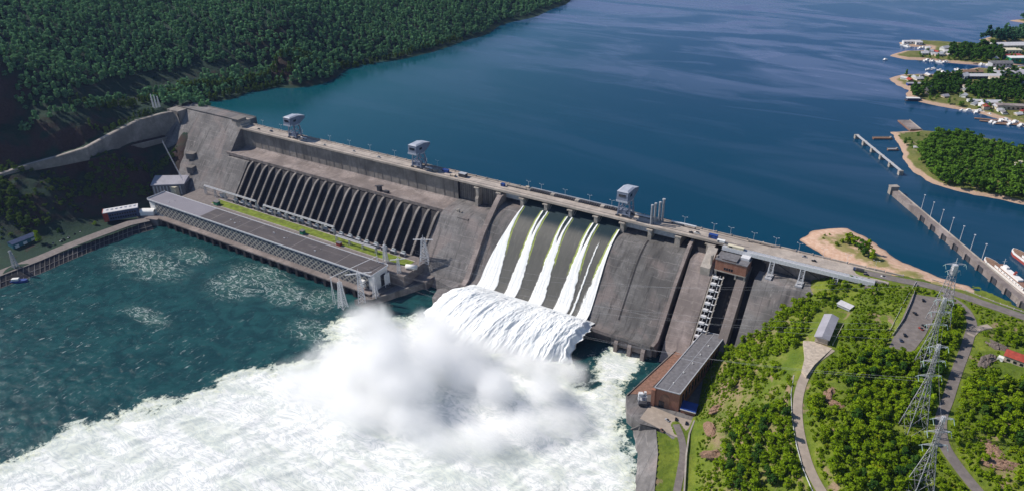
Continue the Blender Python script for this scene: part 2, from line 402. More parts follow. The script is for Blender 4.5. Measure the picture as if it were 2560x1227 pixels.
M['reservoir'] = reservoir_mat()

def river_mat():
    t = NT('river_water'); t.b.inputs['IOR'].default_value = 1.33
    fo = t.attr('foam'); n = t.noise((1, 1, 1), .11, 6, .68, .8); n2 = t.noise((1, 1, 1), .45, 5, .7, .6)
    e = t.math('ADD', fo, t.math('ADD', t.math('MULTIPLY', t.math('SUBTRACT', n, .5), .9), t.math('MULTIPLY', t.math('SUBTRACT', n2, .5), .7)))
    mask = t.mr(e, .42, .62)
    cap = t.math('MULTIPLY', t.mr(t.noise((1, .30, 1), .33, 6, .72, .8, R(28)), .58, .70, 0, .95), t.mr(t.noise((1, 1, 1), .035, 4, .6), .42, .62, .1, 1))
    sw = t.noise((1, 1, 1), .05, 5, .6, 1.0)
    ridge = t.mr(t.math('ABSOLUTE', t.math('SUBTRACT', t.noise((.8, 1.3, 1), .045, 5, .58, 2.6, R(-20)), .5)), 0, .03, .8, 0)
    boil = t.math('MULTIPLY', t.math('MULTIPLY', ridge, t.mr(n, .30, .55)), t.mr(t.attr('boil'), .10, .55))
    water = t.mix(t.mr(sw, .35, .65), (.007, .040, .046), (.014, .070, .073))
    water = t.mix(t.math('MULTIPLY', t.attr('boil'), t.mr(n, .3, .7, .1, .8)), water, (.075, .15, .125))
    water = t.mix(t.math('MAXIMUM', t.math('MULTIPLY', cap, t.attr('chop')), t.math('MULTIPLY', boil, 1.0)), water, (.55, .60, .58))
    fcol = t.mix(t.mr(e, .5, 1.0), (.62, .65, .50), (.90, .90, .88))
    rid = t.mr(t.math('ABSOLUTE', t.math('SUBTRACT', t.noise((.45, 1.2, 1), .075, 7, .72, 1.6, R(-53)), .5)), 0, .055, .7, 0)
    big = t.mr(t.noise((.5, 1.2, 1), .022, 5, .65, 1.2, R(-53)), .42, .66, 0, .75); fcol = t.mix(big, fcol, (.60, .65, .57))
    fcol = t.mix(rid, fcol, (.46, .52, .52)); fcol = t.mix(t.mr(n2, .5, .75, 0, .12), fcol, (.50, .56, .55))
    col = t.mix(mask, water, fcol)
    h = t.math('ADD', t.math('MULTIPLY', n2, .9), t.noise((1, .5, 1), 1.3, 4, .6, .3, R(28)))
    t.bump(h, .42, 1.1)
    return t.set(col, t.mr(mask, 0, 1, .16, .85))
M['river'] = river_mat()

def chute_mat():
    t = NT('chute_water'); t.b.inputs['IOR'].default_value = 1.33
    fo = t.attr('foam'); gr = t.attr('lime')
    st = t.noise((1, .10, .10), 1.1, 5, .7, .3)
    e = t.math('ADD', fo, t.math('MULTIPLY', t.math('SUBTRACT', st, .5), 1.5)); mask = t.mr(e, .38, .78)
    thin = t.mix(t.noise((1, .2, .2), .35, 4), (.080, .080, .072), (.125, .122, .112))
    thin = t.mix(t.mr(t.noise((1, .08, .08), 1.6, 3), .6, .75, 0, .35), thin, (.2, .2, .17))
    thin = t.mix(t.math('MULTIPLY', t.attr('deep'), .9), thin, (.003, .022, .032))
    lm = t.mr(t.math('ADD', gr, t.math('MULTIPLY', t.math('SUBTRACT', st, .5), 1.7)), .35, .85, 0, .85)
    thin = t.mix(t.mr(t.noise((1, .05, .05), .9, 5, .75), .60, .74, 0, .5), thin, (.42, .42, .38)); c = t.mix(lm, thin, (.33, .40, .09)); c = t.mix(mask, c, (.85, .86, .84))
    t.bump(st, .5, .6)
    return t.set(c, t.mr(mask, 0, 1, .5, .85))
M['chute'] = chute_mat()
def jet_mat():
    t = NT('white_water'); n = t.noise((1, .25, .25), .5, 6, .7, .4)
    t.bump(n, .4, 1.0)
    return t.set(t.mix(t.mr(n, .3, .7), (.74, .78, .79), (.9, .9, .89)), .9)
M['jet'] = jet_mat()
def ship_mat(): return paint('ship_white', (.78, .76, .74), .45, .08)
M['ship'] = ship_mat(); M['ship_red'] = paint('ship_red', (.34, .075, .06), .5, .15)
# ------------------------------------------------------------------ land: heights through surveyed points
def survey(rows): return [(*at(a, b, z)[:2], z) for a, b, z in rows]
# --- right hill, roads first
def road_pts(rows, n=60):
    P = np.array([(*at(a, b, z)[:2], z) for a, b, z in rows])
    s = np.concatenate([[0], np.cumsum(np.linalg.norm(np.diff(P[:, :2], axis=0), axis=1))])
    q = np.linspace(0, s[-1], n); out = []
    for j in range(3):                       # smooth (Catmull-Rom like) by cubic through the averaged chords
        d = np.gradient(P[:, j], s); i = np.clip(np.searchsorted(s, q)-1, 0, len(s)-2); h = s[i+1]-s[i]; t = (q-s[i])/h
        out.append((2*t**3-3*t**2+1)*P[i, j]+(t**3-2*t**2+t)*h*d[i]+(-2*t**3+3*t**2)*P[i+1, j]+(t**3-t**2)*h*d[i+1])
    return np.stack(out, -1)
HILL_ROAD = road_pts([(2078, 872, 84), (2035, 905, 83), (2006, 955, 81.5), (1995, 1000, 80), (1996, 1060, 78), (2008, 1120, 76), (2026, 1175, 74), (2062, 1240, 72), (2130, 1330, 69)])
RIGHT_ROAD = road_pts([(2360, 735, 103), (2405, 765, 103), (2428, 800, 103), (2420, 850, 103), (2395, 920, 102), (2372, 990, 101), (2352, 1060, 99), (2362, 1115, 97), (2395, 1165, 95), (2445, 1227, 93), (2520, 1310, 91)])
CREST_ROAD = road_pts([(2160, 680, 103), (2250, 700, 103), (2330, 716, 103), (2400, 738, 103), (2470, 762, 103), (2580, 800, 103), (2700, 850, 103)])
PARKING = [at(*q, 103)[:2] for q in ((2282, 735), (2352, 745), (2338, 790), (2312, 840), (2282, 880), (2222, 868), (2250, 808))]
YARD_ROAD = road_pts([(1690, 1060, 12.5), (1702, 1090, 12.5), (1708, 1130, 12.5), (1702, 1175, 12.5), (1690, 1240, 12.5), (1680, 1330, 12.5)])
SPUR = road_pts([(2425, 838, 103), (2445, 822, 103), (2475, 815, 103.5)], 20)
right_pts = survey([(2060, 715, 91), (1980, 760, 71), (1930, 800, 56), (1880, 840, 40), (1830, 862, 27), (2120, 725, 94), (2180, 716, 99), (2230, 712, 102),
    (1800, 900, 22), (1775, 955, 17), (1748, 1020, 13), (1725, 1060, 12), (1740, 1130, 13), (1728, 1227, 13), (1640, 1100, 11), (1640, 1227, 11), (1690, 1227, 12),
    (1800, 1010, 30), (1800, 1100, 29), (1780, 1227, 27), (1855, 950, 47), (1860, 1050, 48), (1870, 1150, 47), (1880, 1300, 46), (1940, 1000, 67), (1935, 1120, 63),
    (1975, 870, 73), (1985, 830, 73), (2030, 780, 83), (2070, 830, 85.5), (2110, 840, 87), (2110, 770, 89), (2085, 900, 84.5),
    (2045, 920, 84), (2060, 1000, 85), (2080, 1100, 83), (2120, 1200, 81), (2120, 930, 89), (2160, 1020, 92), (2200, 1120, 92), (2220, 1227, 90),
    (2160, 850, 93), (2180, 780, 95), (2230, 745, 101), (2200, 900, 99), (2260, 960, 97), (2283, 932, 97), (2255, 1075, 95), (2305, 1080, 95.5), (2290, 1200, 92),
    (2270, 740, 103), (2240, 866, 103), (2300, 890, 102), (2350, 745, 103), (2340, 850, 103), (2330, 960, 100),
    (2460, 800, 103), (2560, 830, 103.5), (2480, 870, 104.5), (2560, 900, 105), (2450, 950, 102.5), (2560, 1000, 105), (2430, 1050, 101), (2500, 1130, 99), (2560, 1227, 98), (2480, 1227, 94),
    (2640, 900, 107), (2640, 1150, 104), (2300, 1300, 90), (2500, 1350, 92), (2700, 1400, 100), (2000, 1350, 66), (1760, 1350, 20), (1700, 1400, 12)])
for P_, k in ((HILL_ROAD, 8), (RIGHT_ROAD, 9), (CREST_ROAD, 9)): right_pts += [tuple(q) for q in P_[::k]]
right_pts += [(430, 40, 96.5), (466, 30, 98.5), (500, 20, 99.5), (535, 8, 100), (580, -6, 100.5), (420, 24, 97), (470, 48, 95.5), (540, 26, 96.5), (600, 40, 96), (640, 0, 99)]
RT_ = TPS(right_pts, 2e-3)
def flat(x, y, z, P, w, soft):
    d, zz = segdist(x, y, [tuple(q) for q in P[::2]]); f = 1-sstep(w, w+soft, d); return z*(1-f)+zz*f
def right_h(x, y):
    x = np.asarray(x, float); y = np.asarray(y, float); z = RT_(x, y)
    z = z+(fbm(x*.06, y*.06, 3, 4)-.5)*5.0*sstep(14, 30, z)*(1-.6*sstep(95, 101, z))
    z = z+(fbm(x*.25, y*.25, 5, 3)-.5)*1.6*sstep(14, 30, z)
    for P, w in ((HILL_ROAD, 4.6), (RIGHT_ROAD, 5), (CREST_ROAD, 6), (YARD_ROAD, 4), (SPUR, 3.5)): z = flat(x, y, z, P, w, 6)
    d, _ = segdist(x, y, PARKING, True); f = np.where(inpoly(x, y, PARKING), 1, 1-sstep(0, 5, d)); z = z*(1-f)+103*f
    sh = [at(*q, 85.5)[:2] for q in ((2040, 850), (2075, 780), (2110, 790), (2090, 865))]
    d, _ = segdist(x, y, sh, True); f = np.where(inpoly(x, y, sh), 1, 1-sstep(0, 6, d)); z = z*(1-f)+85.2*f
    return z
gx, gy = np.meshgrid(np.arange(250, 702, 2.2), np.arange(-440, 62, 2.2))
Z = right_h(gx, gy)
# keep the ground out of the river wall and out of the power hall of the lift
river_edge = [(254, -60), (268, -100), (284, -176), (306, -215), (320, -264), (350, -440)]
ex = np.interp(gy, [p[1] for p in river_edge][::-1], [p[0] for p in river_edge][::-1])
Z = np.where((gy > -62) & (gx < 318), -5, Z)
B0X = [tuple(at(a, b, 12)[:2]) for a, b in ((1640, 1072), (1645, 1130), (1636, 1227), (1628, 1330))]
ex = np.where(gy < -200, np.interp(gy, [p[1] for p in B0X][::-1], [p[0] for p in B0X][::-1]), ex)
Z = np.where((gy < -195) & (gx < ex+16), np.clip(Z, 11.2, 11.9), Z)
keepr = (gx > ex-1)
tag(grid_obj('hill', gx, gy, Z, M['hill'], keep=keepr), kind='structure')

def ribbon(name, P, w, mat, lift=.3, kerb=None):
    T = np.gradient(P[:, :2], axis=0); T /= np.linalg.norm(T, axis=1)[:, None]; N = np.stack([-T[:, 1], T[:, 0]], -1)
    n = len(P); m = MB()
    A = P[:, :2]+N*w/2; B = P[:, :2]-N*w/2; z = P[:, 2]+lift
    vs = [(A[i][0], A[i][1], z[i]) for i in range(n)]+[(B[i][0], B[i][1], z[i]) for i in range(n)]
    vs += [(A[i][0], A[i][1], z[i]-1.2) for i in range(n)]+[(B[i][0], B[i][1], z[i]-1.2) for i in range(n)]
    fs = []
    for i in range(n-1): fs += [(i, i+1, n+i+1, n+i), (2*n+i, 2*n+i+1, i+1, i), (n+i, n+i+1, 3*n+i+1, 3*n+i)]
    m.add(vs, fs); return tag(m.build(name, mat), kind='structure')
ribbon('hill_road', HILL_ROAD, 7.0, M['road_pale'])
ribbon('road', RIGHT_ROAD, 7.5, M['asphalt'])
ribbon('crest_road', CREST_ROAD, 10, M['asphalt'], .35)
ribbon('yard_road', YARD_ROAD, 6, M['asphalt'])
ribbon('side_road', SPUR, 6, M['road_pale'], .36)
m = MB(); m.prism(PARKING, 102.2, 103.28); tag(m.build('car_park', M['asphalt']), kind='structure')
# path from the road's top to the shed: a paved triangle held by a wall
tri = [at(a, b, 84.0)[:2] for a, b in ((2008, 852), (2012, 892), (2004, 925), (2016, 940), (2036, 912), (2086, 866), (2076, 858))]
m = MB(); m.prism(tri, 82, 84.6); tag(m.build('paved_yard', M['beige']), kind='structure')

# --- left bank: forested hillside, terraces and rock cut
left_pts = survey([(0, 690, 9), (100, 652, 9), (170, 622, 9), (260, 590, 9), (360, 560, 9), (0, 640, 9), (110, 605, 9), (240, 560, 9), (330, 520, 9), (240, 540, 12),
    (350, 500, 14), (400, 470, 16), (0, 520, 46), (120, 500, 46), (0, 575, 24), (90, 562, 24), (240, 470, 41), (330, 440, 42), (0, 455, 68), (110, 425, 71), (215, 395, 73), (330, 362, 72), (425, 338, 71),
    (215, 425, 60), (330, 395, 58), (425, 372, 58),
    (0, 360, 112), (0, 300, 133), (150, 340, 108), (100, 300, 128), (0, 240, 162), (150, 270, 136), (0, 130, 204), (150, 180, 170), (0, 0, 255), (200, 60, 210), (200, -60, 256), (-100, 300, 145), (-100, 200, 195), (-100, 420, 88), (-90, 520, 40), (-90, 575, 14), (-200, 520, 40), (-250, 450, 75), (-200, 330, 135), (-200, 600, 12), (-300, 560, 20), (220, 310, 115),  # left of the frame: unseen hill, heights made up to shade the bank
    (280, 290, 111), (330, 260, 113), (330, 210, 130), (430, 245, 110), (430, 190, 127), (330, 130, 164), (330, 0, 220), (500, 235, 105), (560, 240, 101), (560, 205, 109), (560, 165, 128), (500, 110, 158), (500, 0, 208),
    (700, 205, 103), (700, 170, 116), (700, 140, 140), (700, 60, 176), (700, -20, 210), (870, 165, 100), (870, 130, 116), (870, 60, 150), (870, -20, 185), (1000, 140, 100), (1000, 90, 122), (1000, 20, 152),
    (1150, 95, 101), (1150, 40, 130), (1240, 62, 100), (1240, 20, 120), (1340, 30, 101), (1340, 5, 112), (1420, -10, 100), (1500, -35, 103), (1340, -40, 140), (1150, -40, 170)])
left_pts += survey([(510, 263, 96), (700, 223, 96), (870, 175, 96), (1000, 153, 96), (1150, 110, 96), (1240, 74, 96), (1340, 45, 96), (1430, 2, 96)])
left_pts += [(-521, -75, 15), (-556, -46, 45), (-592, -20, 80), (-618, 0, 104), (-570, -112, 14), (-505, -70, 12), (-640, 30, 112), (-620, 60, 95), (-590, 120, 90), (-540, 300, 86), (-490, 460, 86), (-470, 700, 86), (-470, 1000, 86), (-480, 1300, 86)]
WALL_TOP = [(at(a, b, z), h) for a, b, z, h in ((446, 274, 108, 32), (400, 283, 106, 31), (340, 300, 103, 28), (270, 335, 98, 22), (210, 368, 93, 15), (140, 390, 88, 10), (70, 409, 84, 6), (0, 432, 80, 3), (-60, 450, 77, 2))]
for (p_, h_), (q_, _) in zip(WALL_TOP, WALL_TOP[1:]+[WALL_TOP[-2]]):
    t_ = (q_-p_)[:2]*(1 if q_[0] < p_[0] or q_[1] < p_[1] else -1); t_ /= np.linalg.norm(t_); n_ = np.array([-t_[1], t_[0]])
    if n_@np.array([1, -.4]) < 0: n_ = -n_
    left_pts += [(*(p_[:2]-n_*6), p_[2]-.5), (*(p_[:2]-n_*13), p_[2]+.5), (*(p_[:2]+n_*4), p_[2]-h_-1)]
LT_ = TPS(left_pts, 2e-3)
def left_h(x, y):
    z = LT_(x, y)
    a = sstep(11, 30, z)*sstep(98, 104, np.where(y > 20, z, 200))
    z = z+(fbm(x*.018, y*.018, 21, 4)-.5)*13*a*sstep(130, 175, z)+(fbm(x*.09, y*.09, 23, 4)-.5)*5*a
    xy = [(p[0], p[1], p[2]) for p, h in WALL_TOP]; hh = [(p[0], p[1], h) for p, h in WALL_TOP]
    m_ = (np.abs(x+640) < 130) & (y < 60) & (y > -330)
    if np.any(m_):
        xs_, ys_ = x[m_], y[m_]; d, zt = segdist(xs_, ys_, xy); _, hw = segdist(xs_, ys_, hh); ln = sorted(xy, key=lambda p: p[1])
        front = xs_ > np.interp(ys_, [p[1] for p in ln], [p[0] for p in ln]); q = z[m_]
        q = np.where(front & (d < 30), np.minimum(q, zt-hw-.5+np.maximum(0, d-12)*.6), q)
        q = np.where(~front & (d < 22), np.clip(q, zt-.6-np.maximum(0, d-9)*2, zt+np.maximum(0, d-7)*1.2), q); z[m_] = q
    return z
lx, ly = np.meshgrid(np.concatenate([np.arange(-1700, -900, 16.), np.arange(-900, -700, 4.), np.arange(-700, -440, 2.6)]), np.concatenate([np.arange(-460, -330, 4.), np.arange(-330, 60, 2.6), np.arange(60, 240, 4.), np.arange(240, 1640, 12.)]))
LZ = left_h(lx, ly)
bank = [(-640, -420), (-512, -360), (-503, -279), (-492, -213), (-489, -165), (-500, -150), (-520, -110), (-518, -60), (-500, 30)]
ex = np.interp(ly, [p[1] for p in bank], [p[0]-9 for p in bank], right=-440)
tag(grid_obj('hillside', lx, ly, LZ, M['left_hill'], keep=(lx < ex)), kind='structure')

# --- reservoir shores on the right: sand spit, wooded island, two built-up spits
def mound(name, rows, h, edge, mat, bump=1.2, step=4.0, z0=97.0, hh=None):
    pts = [tuple(at(a, b, z0)[:2]) for a, b in rows]; X = [p[0] for p in pts]; Y = [p[1] for p in pts]
    x, y = np.meshgrid(np.arange(min(X)-22, max(X)+22, step), np.arange(min(Y)-22, max(Y)+22, step))
    d, _ = segdist(x, y, pts, True); s = np.where(inpoly(x, y, pts), d, -d)
    s = s+(fbm(x*.07, y*.07, 31, 3)-.5)*7
    z = z0+h*np.tanh(s/edge)+(fbm(x*.06, y*.06, 33, 4)-.5)*bump*2*sstep(0, 12, s)
    return tag(grid_obj(name, x, y, z, mat, keep=(z > z0-3.2)), kind='structure'), pts
SPIT, spit_pts = mound('sand_spit', [(1998, 600), (2020, 583), (2070, 570), (2120, 572), (2160, 590), (2195, 617), (2250, 650), (2345, 692), (2420, 712), (2500, 765), (2500, 800), (2300, 730), (2180, 690), (2120, 670), (2060, 640)], 3.4, 16, M['sand'], .8, 2.5)
ISLE, isle_pts = mound('wooded_island', [(2228, 332), (2300, 327), (2400, 333), (2480, 350), (2560, 378), (2700, 420), (2800, 560), (2640, 530), (2560, 512), (2480, 496), (2390, 477), (2330, 460), (2290, 435), (2262, 405), (2252, 370)], 6.0, 16, M['shore'], 1.2, 4.0)
TOWN, town_pts = mound('town_shore', [(2222, 196), (2262, 186), (2340, 186), (2400, 178), (2440, 170), (2500, 172), (2560, 165), (2760, 170), (2900, 330), (2700, 345), (2560, 318), (2500, 300), (2450, 285), (2400, 276), (2340, 265), (2285, 252), (2262, 238), (2272, 226), (2240, 212)], 4.2, 20, M['shore'], .8, 6.0)
FARS, fars_pts = mound('grassy_spit', [(2222, 140), (2260, 128), (2320, 126), (2330, 118), (2262, 117), (2248, 108), (2275, 100), (2360, 104), (2450, 110), (2560, 105), (2720, 110), (2720, 160), (2480, 165), (2400, 160), (2330, 152), (2262, 150)], 4.0, 16, M['shore'], .6, 7.0)
FARW, farw_pts = mound('far_shore', [(2447, 100), (2480, 92), (2560, 80), (2760, 72), (2760, 108), (2560, 106), (2500, 108)], 8.0, 30, M['shore'], .6, 9.0)
FART, fart_pts = mound('distant_shore', [(2520, 52), (2560, 48), (2700, 46), (2700, 60), (2560, 58)], 8.0, 30, M['shore'], .6, 9.0)

# ------------------------------------------------------------------ water
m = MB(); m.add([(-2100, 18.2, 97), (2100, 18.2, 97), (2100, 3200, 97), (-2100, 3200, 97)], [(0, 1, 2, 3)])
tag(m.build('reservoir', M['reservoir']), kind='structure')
# lower river, with foam where the spill lands
fx_, fy_ = np.meshgrid(np.arange(-720, 372, 1.6), np.arange(-760, -60, 1.6))
foam_edge = [tuple(at(a, b, 0)[:2]) for a, b in ((-260, 1320), (0, 1160), (90, 1115), (170, 1070), (280, 1030), (400, 1000), (480, 972), (560, 930), (680, 905), (780, 890), (800, 850), (850, 800), (930, 790), (1010, 800), (1090, 790))]
foam_poly = foam_edge+[(170, -140), tuple(at(1470, 960, 0)[:2]), tuple(at(1490, 900, 0)[:2]), tuple(at(1545, 872, 0)[:2]), tuple(at(1610, 900, 0)[:2]), (240, -150), (262, -190), (300, -262), (420, -760), (-200, -900)]
d, _ = segdist(fx_, fy_, foam_poly, True); ins = inpoly(fx_, fy_, foam_poly); sd_ = np.where(ins, d, -d)
wob = (fbm(fx_*.02, fy_*.02, 41, 4)-.5)*40+(fbm(fx_*.09, fy_*.09, 43, 3)-.5)*14+(fbm((fx_*.6+fy_*.8)*.03, (fx_*.8-fy_*.6)*.11, 45, 4)-.5)*26
foam = .5+np.clip((sd_+wob)/46, -.75, 1.0)
def blob(cx, cy, rx, ry): return np.exp(-(((fx_-cx)/rx)**2+((fy_-cy)/ry)**2))
boil = 0*fx_
for a, b, rx, ry in ((590, 712, 34, 26), (370, 660, 60, 24), (710, 735, 24, 18), (800, 750, 22, 20), (480, 640, 30, 14), (370, 790, 30, 10), (650, 690, 40, 20), (790, 830, 30, 16)):
    c = at(a, b, 0); boil = np.maximum(boil, blob(c[0], c[1], rx, ry))
boil = np.clip(boil*(.7+1.0*fbm(fx_*.06, fy_*.06, 47, 3)), 0, 1)
chop = np.clip(.25+.75*sstep(-230, -330, fy_)+.3*boil, 0, 1)*(1-sstep(.3, .6, foam))
wave = (fbm(fx_*.09+fy_*.03, fy_*.16-fx_*.05, 51, 4)-.5)*1.3
fa, fb = fx_*.6+fy_*.8, fx_*.8-fy_*.6
turb = (fbm(fa*.018, fb*.03, 53, 4)-.5)*5+(fbm(fa*.05, fb*.12, 55, 5)-.5)*2.6+(np.abs(fbm(fa*.13, fb*.2, 57, 4)-.5))*1.2
fz = sstep(.3, .75, foam); hz = wave*(1-fz)+turb*fz+.5*boil*fbm(fx_*.15, fy_*.15, 59, 3)
lake = sstep(-8, 14, fx_+12)*sstep(-150, -100, fy_)      # sheltered pool beside the wall
hz = hz*(1-lake)
inside = (fx_ > np.interp(fy_, [p[1] for p in bank], [p[0]-16 for p in bank])) & (fx_ < np.interp(fy_, [p[1] for p in river_edge][::-1], [p[0]+4 for p in river_edge][::-1]))
tag(grid_obj('river', fx_, fy_, hz, M['river'], keep=inside, attrs={'foam': foam, 'boil': boil, 'chop': chop}), kind='structure')
# ------------------------------------------------------------------ the dam
BAY = 32.5
dam = thing('dam', 'long grey concrete gravity dam with ribbed penstocks and an open spillway', 'dam')
zf = lambda y: 103+(y+10)/.8
def part(m, name, mat, parent=None): return m.build(name, mat, parent or dam)
m = MB(); m.ext(-640, -470, [(6, 110), (30, 110), (30, -6), (-95, -6), (-91, 0), (-75, 18)])
m.box(-640, -470, 4.6, 5.8, 110, 111.1); m.box(-640, -470, 28.5, 29.5, 110, 111.1)
m.ext(-470, -424.5, [(-29, 66.4), (-34.4, 66.5), (-75, 18), (-91, 0), (-95, -6), (-20, -6), (-20, 66.4)])
part(m, 'left_blind_section', M['conc'])
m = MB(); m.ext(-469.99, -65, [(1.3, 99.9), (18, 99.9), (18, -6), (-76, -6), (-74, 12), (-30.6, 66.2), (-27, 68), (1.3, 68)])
part(m, 'penstock_section', M['conc_dark'])  # near-black cleft floor, shade put into the concrete colour
m = MB(); m.ext(-469.9, -65, [(.8, 100), (1.35, 100), (1.35, 70), (.8, 70)])
for k in range(27): x = -462+k*15.0; m.box(x-.25, x+.25, .45, .9, 72, 99.8)
part(m, 'upper_wall', M['conc_wall'])
m = MB(); m.ext(-476, -40, [(.75, 74.2), (-2.5, 72), (-8, 71), (-30, 72), (-30.7, 72.4), (-30.7, 68), (-26, 67.2), (.75, 67.5)])
for k in range(30): x = -470+k*14.6; m.box(x-.4, x+.4, -31.0, -30.65, 67.4, 72.6)
part(m, 'berm', M['conc_pink'])
m = MB(); m.ext(-65, 0, [(5, 99.9), (18, 99.9), (18, -6), (-96, -6), (-92, 0), (-74, 23), (-36.5, 69.9), (-27, 73.4), (5, 74.5)])
m.ext(-73, -64.9, [(0, 71), (-29, 68), (-82, 14), (-84, -6), (0, -6)])
for k in range(4): m.box(-44+k*3.3, -43+k*3.3, -35.5, -33, 58, 67)
m.box(-40, -24, -37, -28, 66, 71); m.box(-39.5, -24.5, -36.4, -30, 60, 66)
part(m, 'middle_blind_section', M['conc'])
m = MB()
for k in range(10): m.box(-61+k*3.1, -60+k*3.1, 4.4, 5.02, 75, 99)
for k in range(10): m.box(-28.5+k*2.9, -27.6+k*2.9, 4.4, 5.02, 75, 99)
part(m, 'stop_log_slots', M['conc_wall'])
# penstocks: convex pipes in concrete, clefts between painted dark to hold shade
RIBS = []
for k in range(24):
    x = -417.7+14.97*k; y0 = -29.0
    m = MB(); w = 1.5
    prof = [(-28, 68.6), (-33.8, 66.5), (-38.3, 63.6), (-42.2, 59.8), (-46, 55.4), (-81.0, 13.6)]
    inner = [(-70, 13.6), (-32, 60)]
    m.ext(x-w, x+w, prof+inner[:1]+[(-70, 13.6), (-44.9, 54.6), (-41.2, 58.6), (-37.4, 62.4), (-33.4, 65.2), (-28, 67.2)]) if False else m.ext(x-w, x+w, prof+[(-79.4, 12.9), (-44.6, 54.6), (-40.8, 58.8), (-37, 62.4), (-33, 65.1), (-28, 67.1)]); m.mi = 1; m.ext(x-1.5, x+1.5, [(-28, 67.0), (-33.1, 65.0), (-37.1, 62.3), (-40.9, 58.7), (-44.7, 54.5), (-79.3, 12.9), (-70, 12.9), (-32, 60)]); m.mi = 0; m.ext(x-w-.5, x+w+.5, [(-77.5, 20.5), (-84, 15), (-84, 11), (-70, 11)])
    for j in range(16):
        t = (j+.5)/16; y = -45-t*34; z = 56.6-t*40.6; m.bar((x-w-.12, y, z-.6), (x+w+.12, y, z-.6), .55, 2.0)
    RIBS.append(part(m, 'penstock', [M['conc_rib'], M['conc_dark']]))  # second slot: rib sides near-black, shade painted into them
# spillway body, ogee and flip bucket
og = [(18, 88), (6, 88), (2, 87.4)]+[(y, 87-.015*(y+2)**2) for y in (-2, -6, -10, -14, -18, -22, -26, -30, -34, -38, -43.7)]+[(-46, 58)]
toe = [(-74, 23.2), (-78, 18.8), (-82, 16.2), (-86, 15.2), (-91, 16.0), (-95, 17.8), (-95.6, 14.5), (-88, 9), (-84, -6), (18, -6)]
m = MB(); m.ext(0, 240, og+toe); part(m, 'spillway', M['conc_chute'])
m = MB(); m.ext(240.0, 243.5, [(2, 98), (-10, 94), (-42, 66), (-76, 25.5), (-84, 19), (-95, 19.5), (-88, 8), (-84, -6), (2, -6)]); part(m, 'edge_wall', M['conc_pink'])
m = MB(); m.box(195.2, 196.6, -1, 1, 80, 87)
m.ext(194.4, 196.0, [(y, z+.35) for y, z in og[4:]]+[(-74, 23.55), (-74, 21), (-46, 55)]); part(m, 'joint_strip', M['conc_dark'])
# supports under the bucket on the dry side
m = MB()
for x in (203, 218, 233): m.ext(x-2, x+2, [(-85, 9.5), (-94, 14.2), (-97, 10), (-99, -5), (-84, -5)])
m.box(196, 241, -93, -90.5, 4, 12); part(m, 'bucket_pier', M['conc_pink'])
m = MB(); m.ext(0, 6.5, [(3, 99), (-7, 97), (-14.5, 92), (-46, 65), (-82, 20), (-98, 12), (-98, -6), (3, -6)]); part(m, 'training_wall', M['conc_pink'])
m = MB(); m.prism([(8, -88), (-14, -92), (-24, -104), (-18, -122), (0, -128), (14, -110)], -4, 9); m.prism([(6, -84), (-30, -86), (-34, -94), (-6, -100)], -4, 14); part(m, 'toe_block', M['conc'])
# lift section right of the spillway: recessed floor with raised blocks on it
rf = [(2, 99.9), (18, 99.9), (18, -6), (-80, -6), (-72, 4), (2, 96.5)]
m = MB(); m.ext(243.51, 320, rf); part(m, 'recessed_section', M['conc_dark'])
m = MB(); m.ext(248.5, 274, [(-22, 87), (0, 88), (0, -4), (-92, -4), (-88, 4), (-71.5, 26)]); part(m, 'lift_block', M['conc_pink'])
m = MB(); m.ext(298.6, 307.6, [(-23, 84), (0, 88), (0, -4), (-92, -4), (-74, 24)]); part(m, 'inclined_beam', M['conc_pink'])
m = MB(); m.ext(315.6, 426, [(-24.6, 84.2), (-1, 85.5), (-1, 102), (18, 102), (18, -6), (-96, -6), (-92, 0)]); part(m, 'right_blind_section', M['conc'])
m = MB(); m.box(412, 424, -14, -2, 80, 99.3); m.ext(318, 424, [(-1.6, 101.2), (-.95, 101.2), (-.95, 84.5), (-1.6, 84.5)])
for k in range(11): m.box(322+k*9, 322.4+k*9, -1.9, -1.55, 86, 101)
part(m, 'upper_wall', M['conc_pink'])
# sealed curved ledge
# piers, deck
for k in range(-1, 9):
    x = BAY*k
    m = MB(); m.ext(x-2.1, x+2.1, [(-3.4, 98.2), (18, 98.2), (18, 70), (-6, 70), (-5.2, 84), (-3.4, 87)])
    m.box(x-3.4, x+3.4, -5.4, -1, 98.2, 99.4)
    if k in (0, 7): m.ext(x-4.2, x-2.09, [(-2.4, 98.1), (12, 98.1), (12, 76), (-2.4, 76)])
    part(m, 'pier', M['conc_pale'])
m = MB(); m.box(260, 268, -9, 18, 62, 99.5); m.ext(262, 272, [(-9, 99.4), (-30, 86), (-30, 70), (-9, 70)]); m.box(270.5, 272.2, -26, -22, 60, 99); m.box(275, 276.6, -24, -21, 58, 99)
part(m, 'pier', M['conc_pale'])
for k in (0, 5, 6):
    x0, x1 = BAY*k+2.3, BAY*(k+1)-2.3
    m = MB(); m.box(x0, x1, 2.2, 3.4, 92.4, 99.4)
    for j in range(5): m.box(x0+.3, x1-.3, 2.0, 2.3, 93+j*1.3, 93.35+j*1.3)
    g = part(m, 'gate_beam', M['gate'])
    m = MB(); m.box(x0, x1, 7, 8.2, 86, 99.4); part(m, 'gate', M['steel_dark'])
for k in (1, 2, 3, 4):
    m = MB(); x0, x1 = BAY*k+2.4, BAY*(k+1)-2.4; m.box(x0, x1, 8, 9, 95.6, 99.6); part(m, 'gate', M['steel_dark'])
    m = MB(); m.bar((x0+.4, 2, 97.5), (x0+.4, -3, 88), .35); m.bar((x0+3, 4, 98), (x0+.6, -3.2, 88.5), .25); part(m, 'gate_arm', M['steel'])
m = MB(); m.box(-470, 430, -1.4, 18, 100.0, 102.7); m.ext(-470, 430, [(-1.41, 102.6), (-4, 102.6), (-4, 101.2), (-1.41, 100.4)])
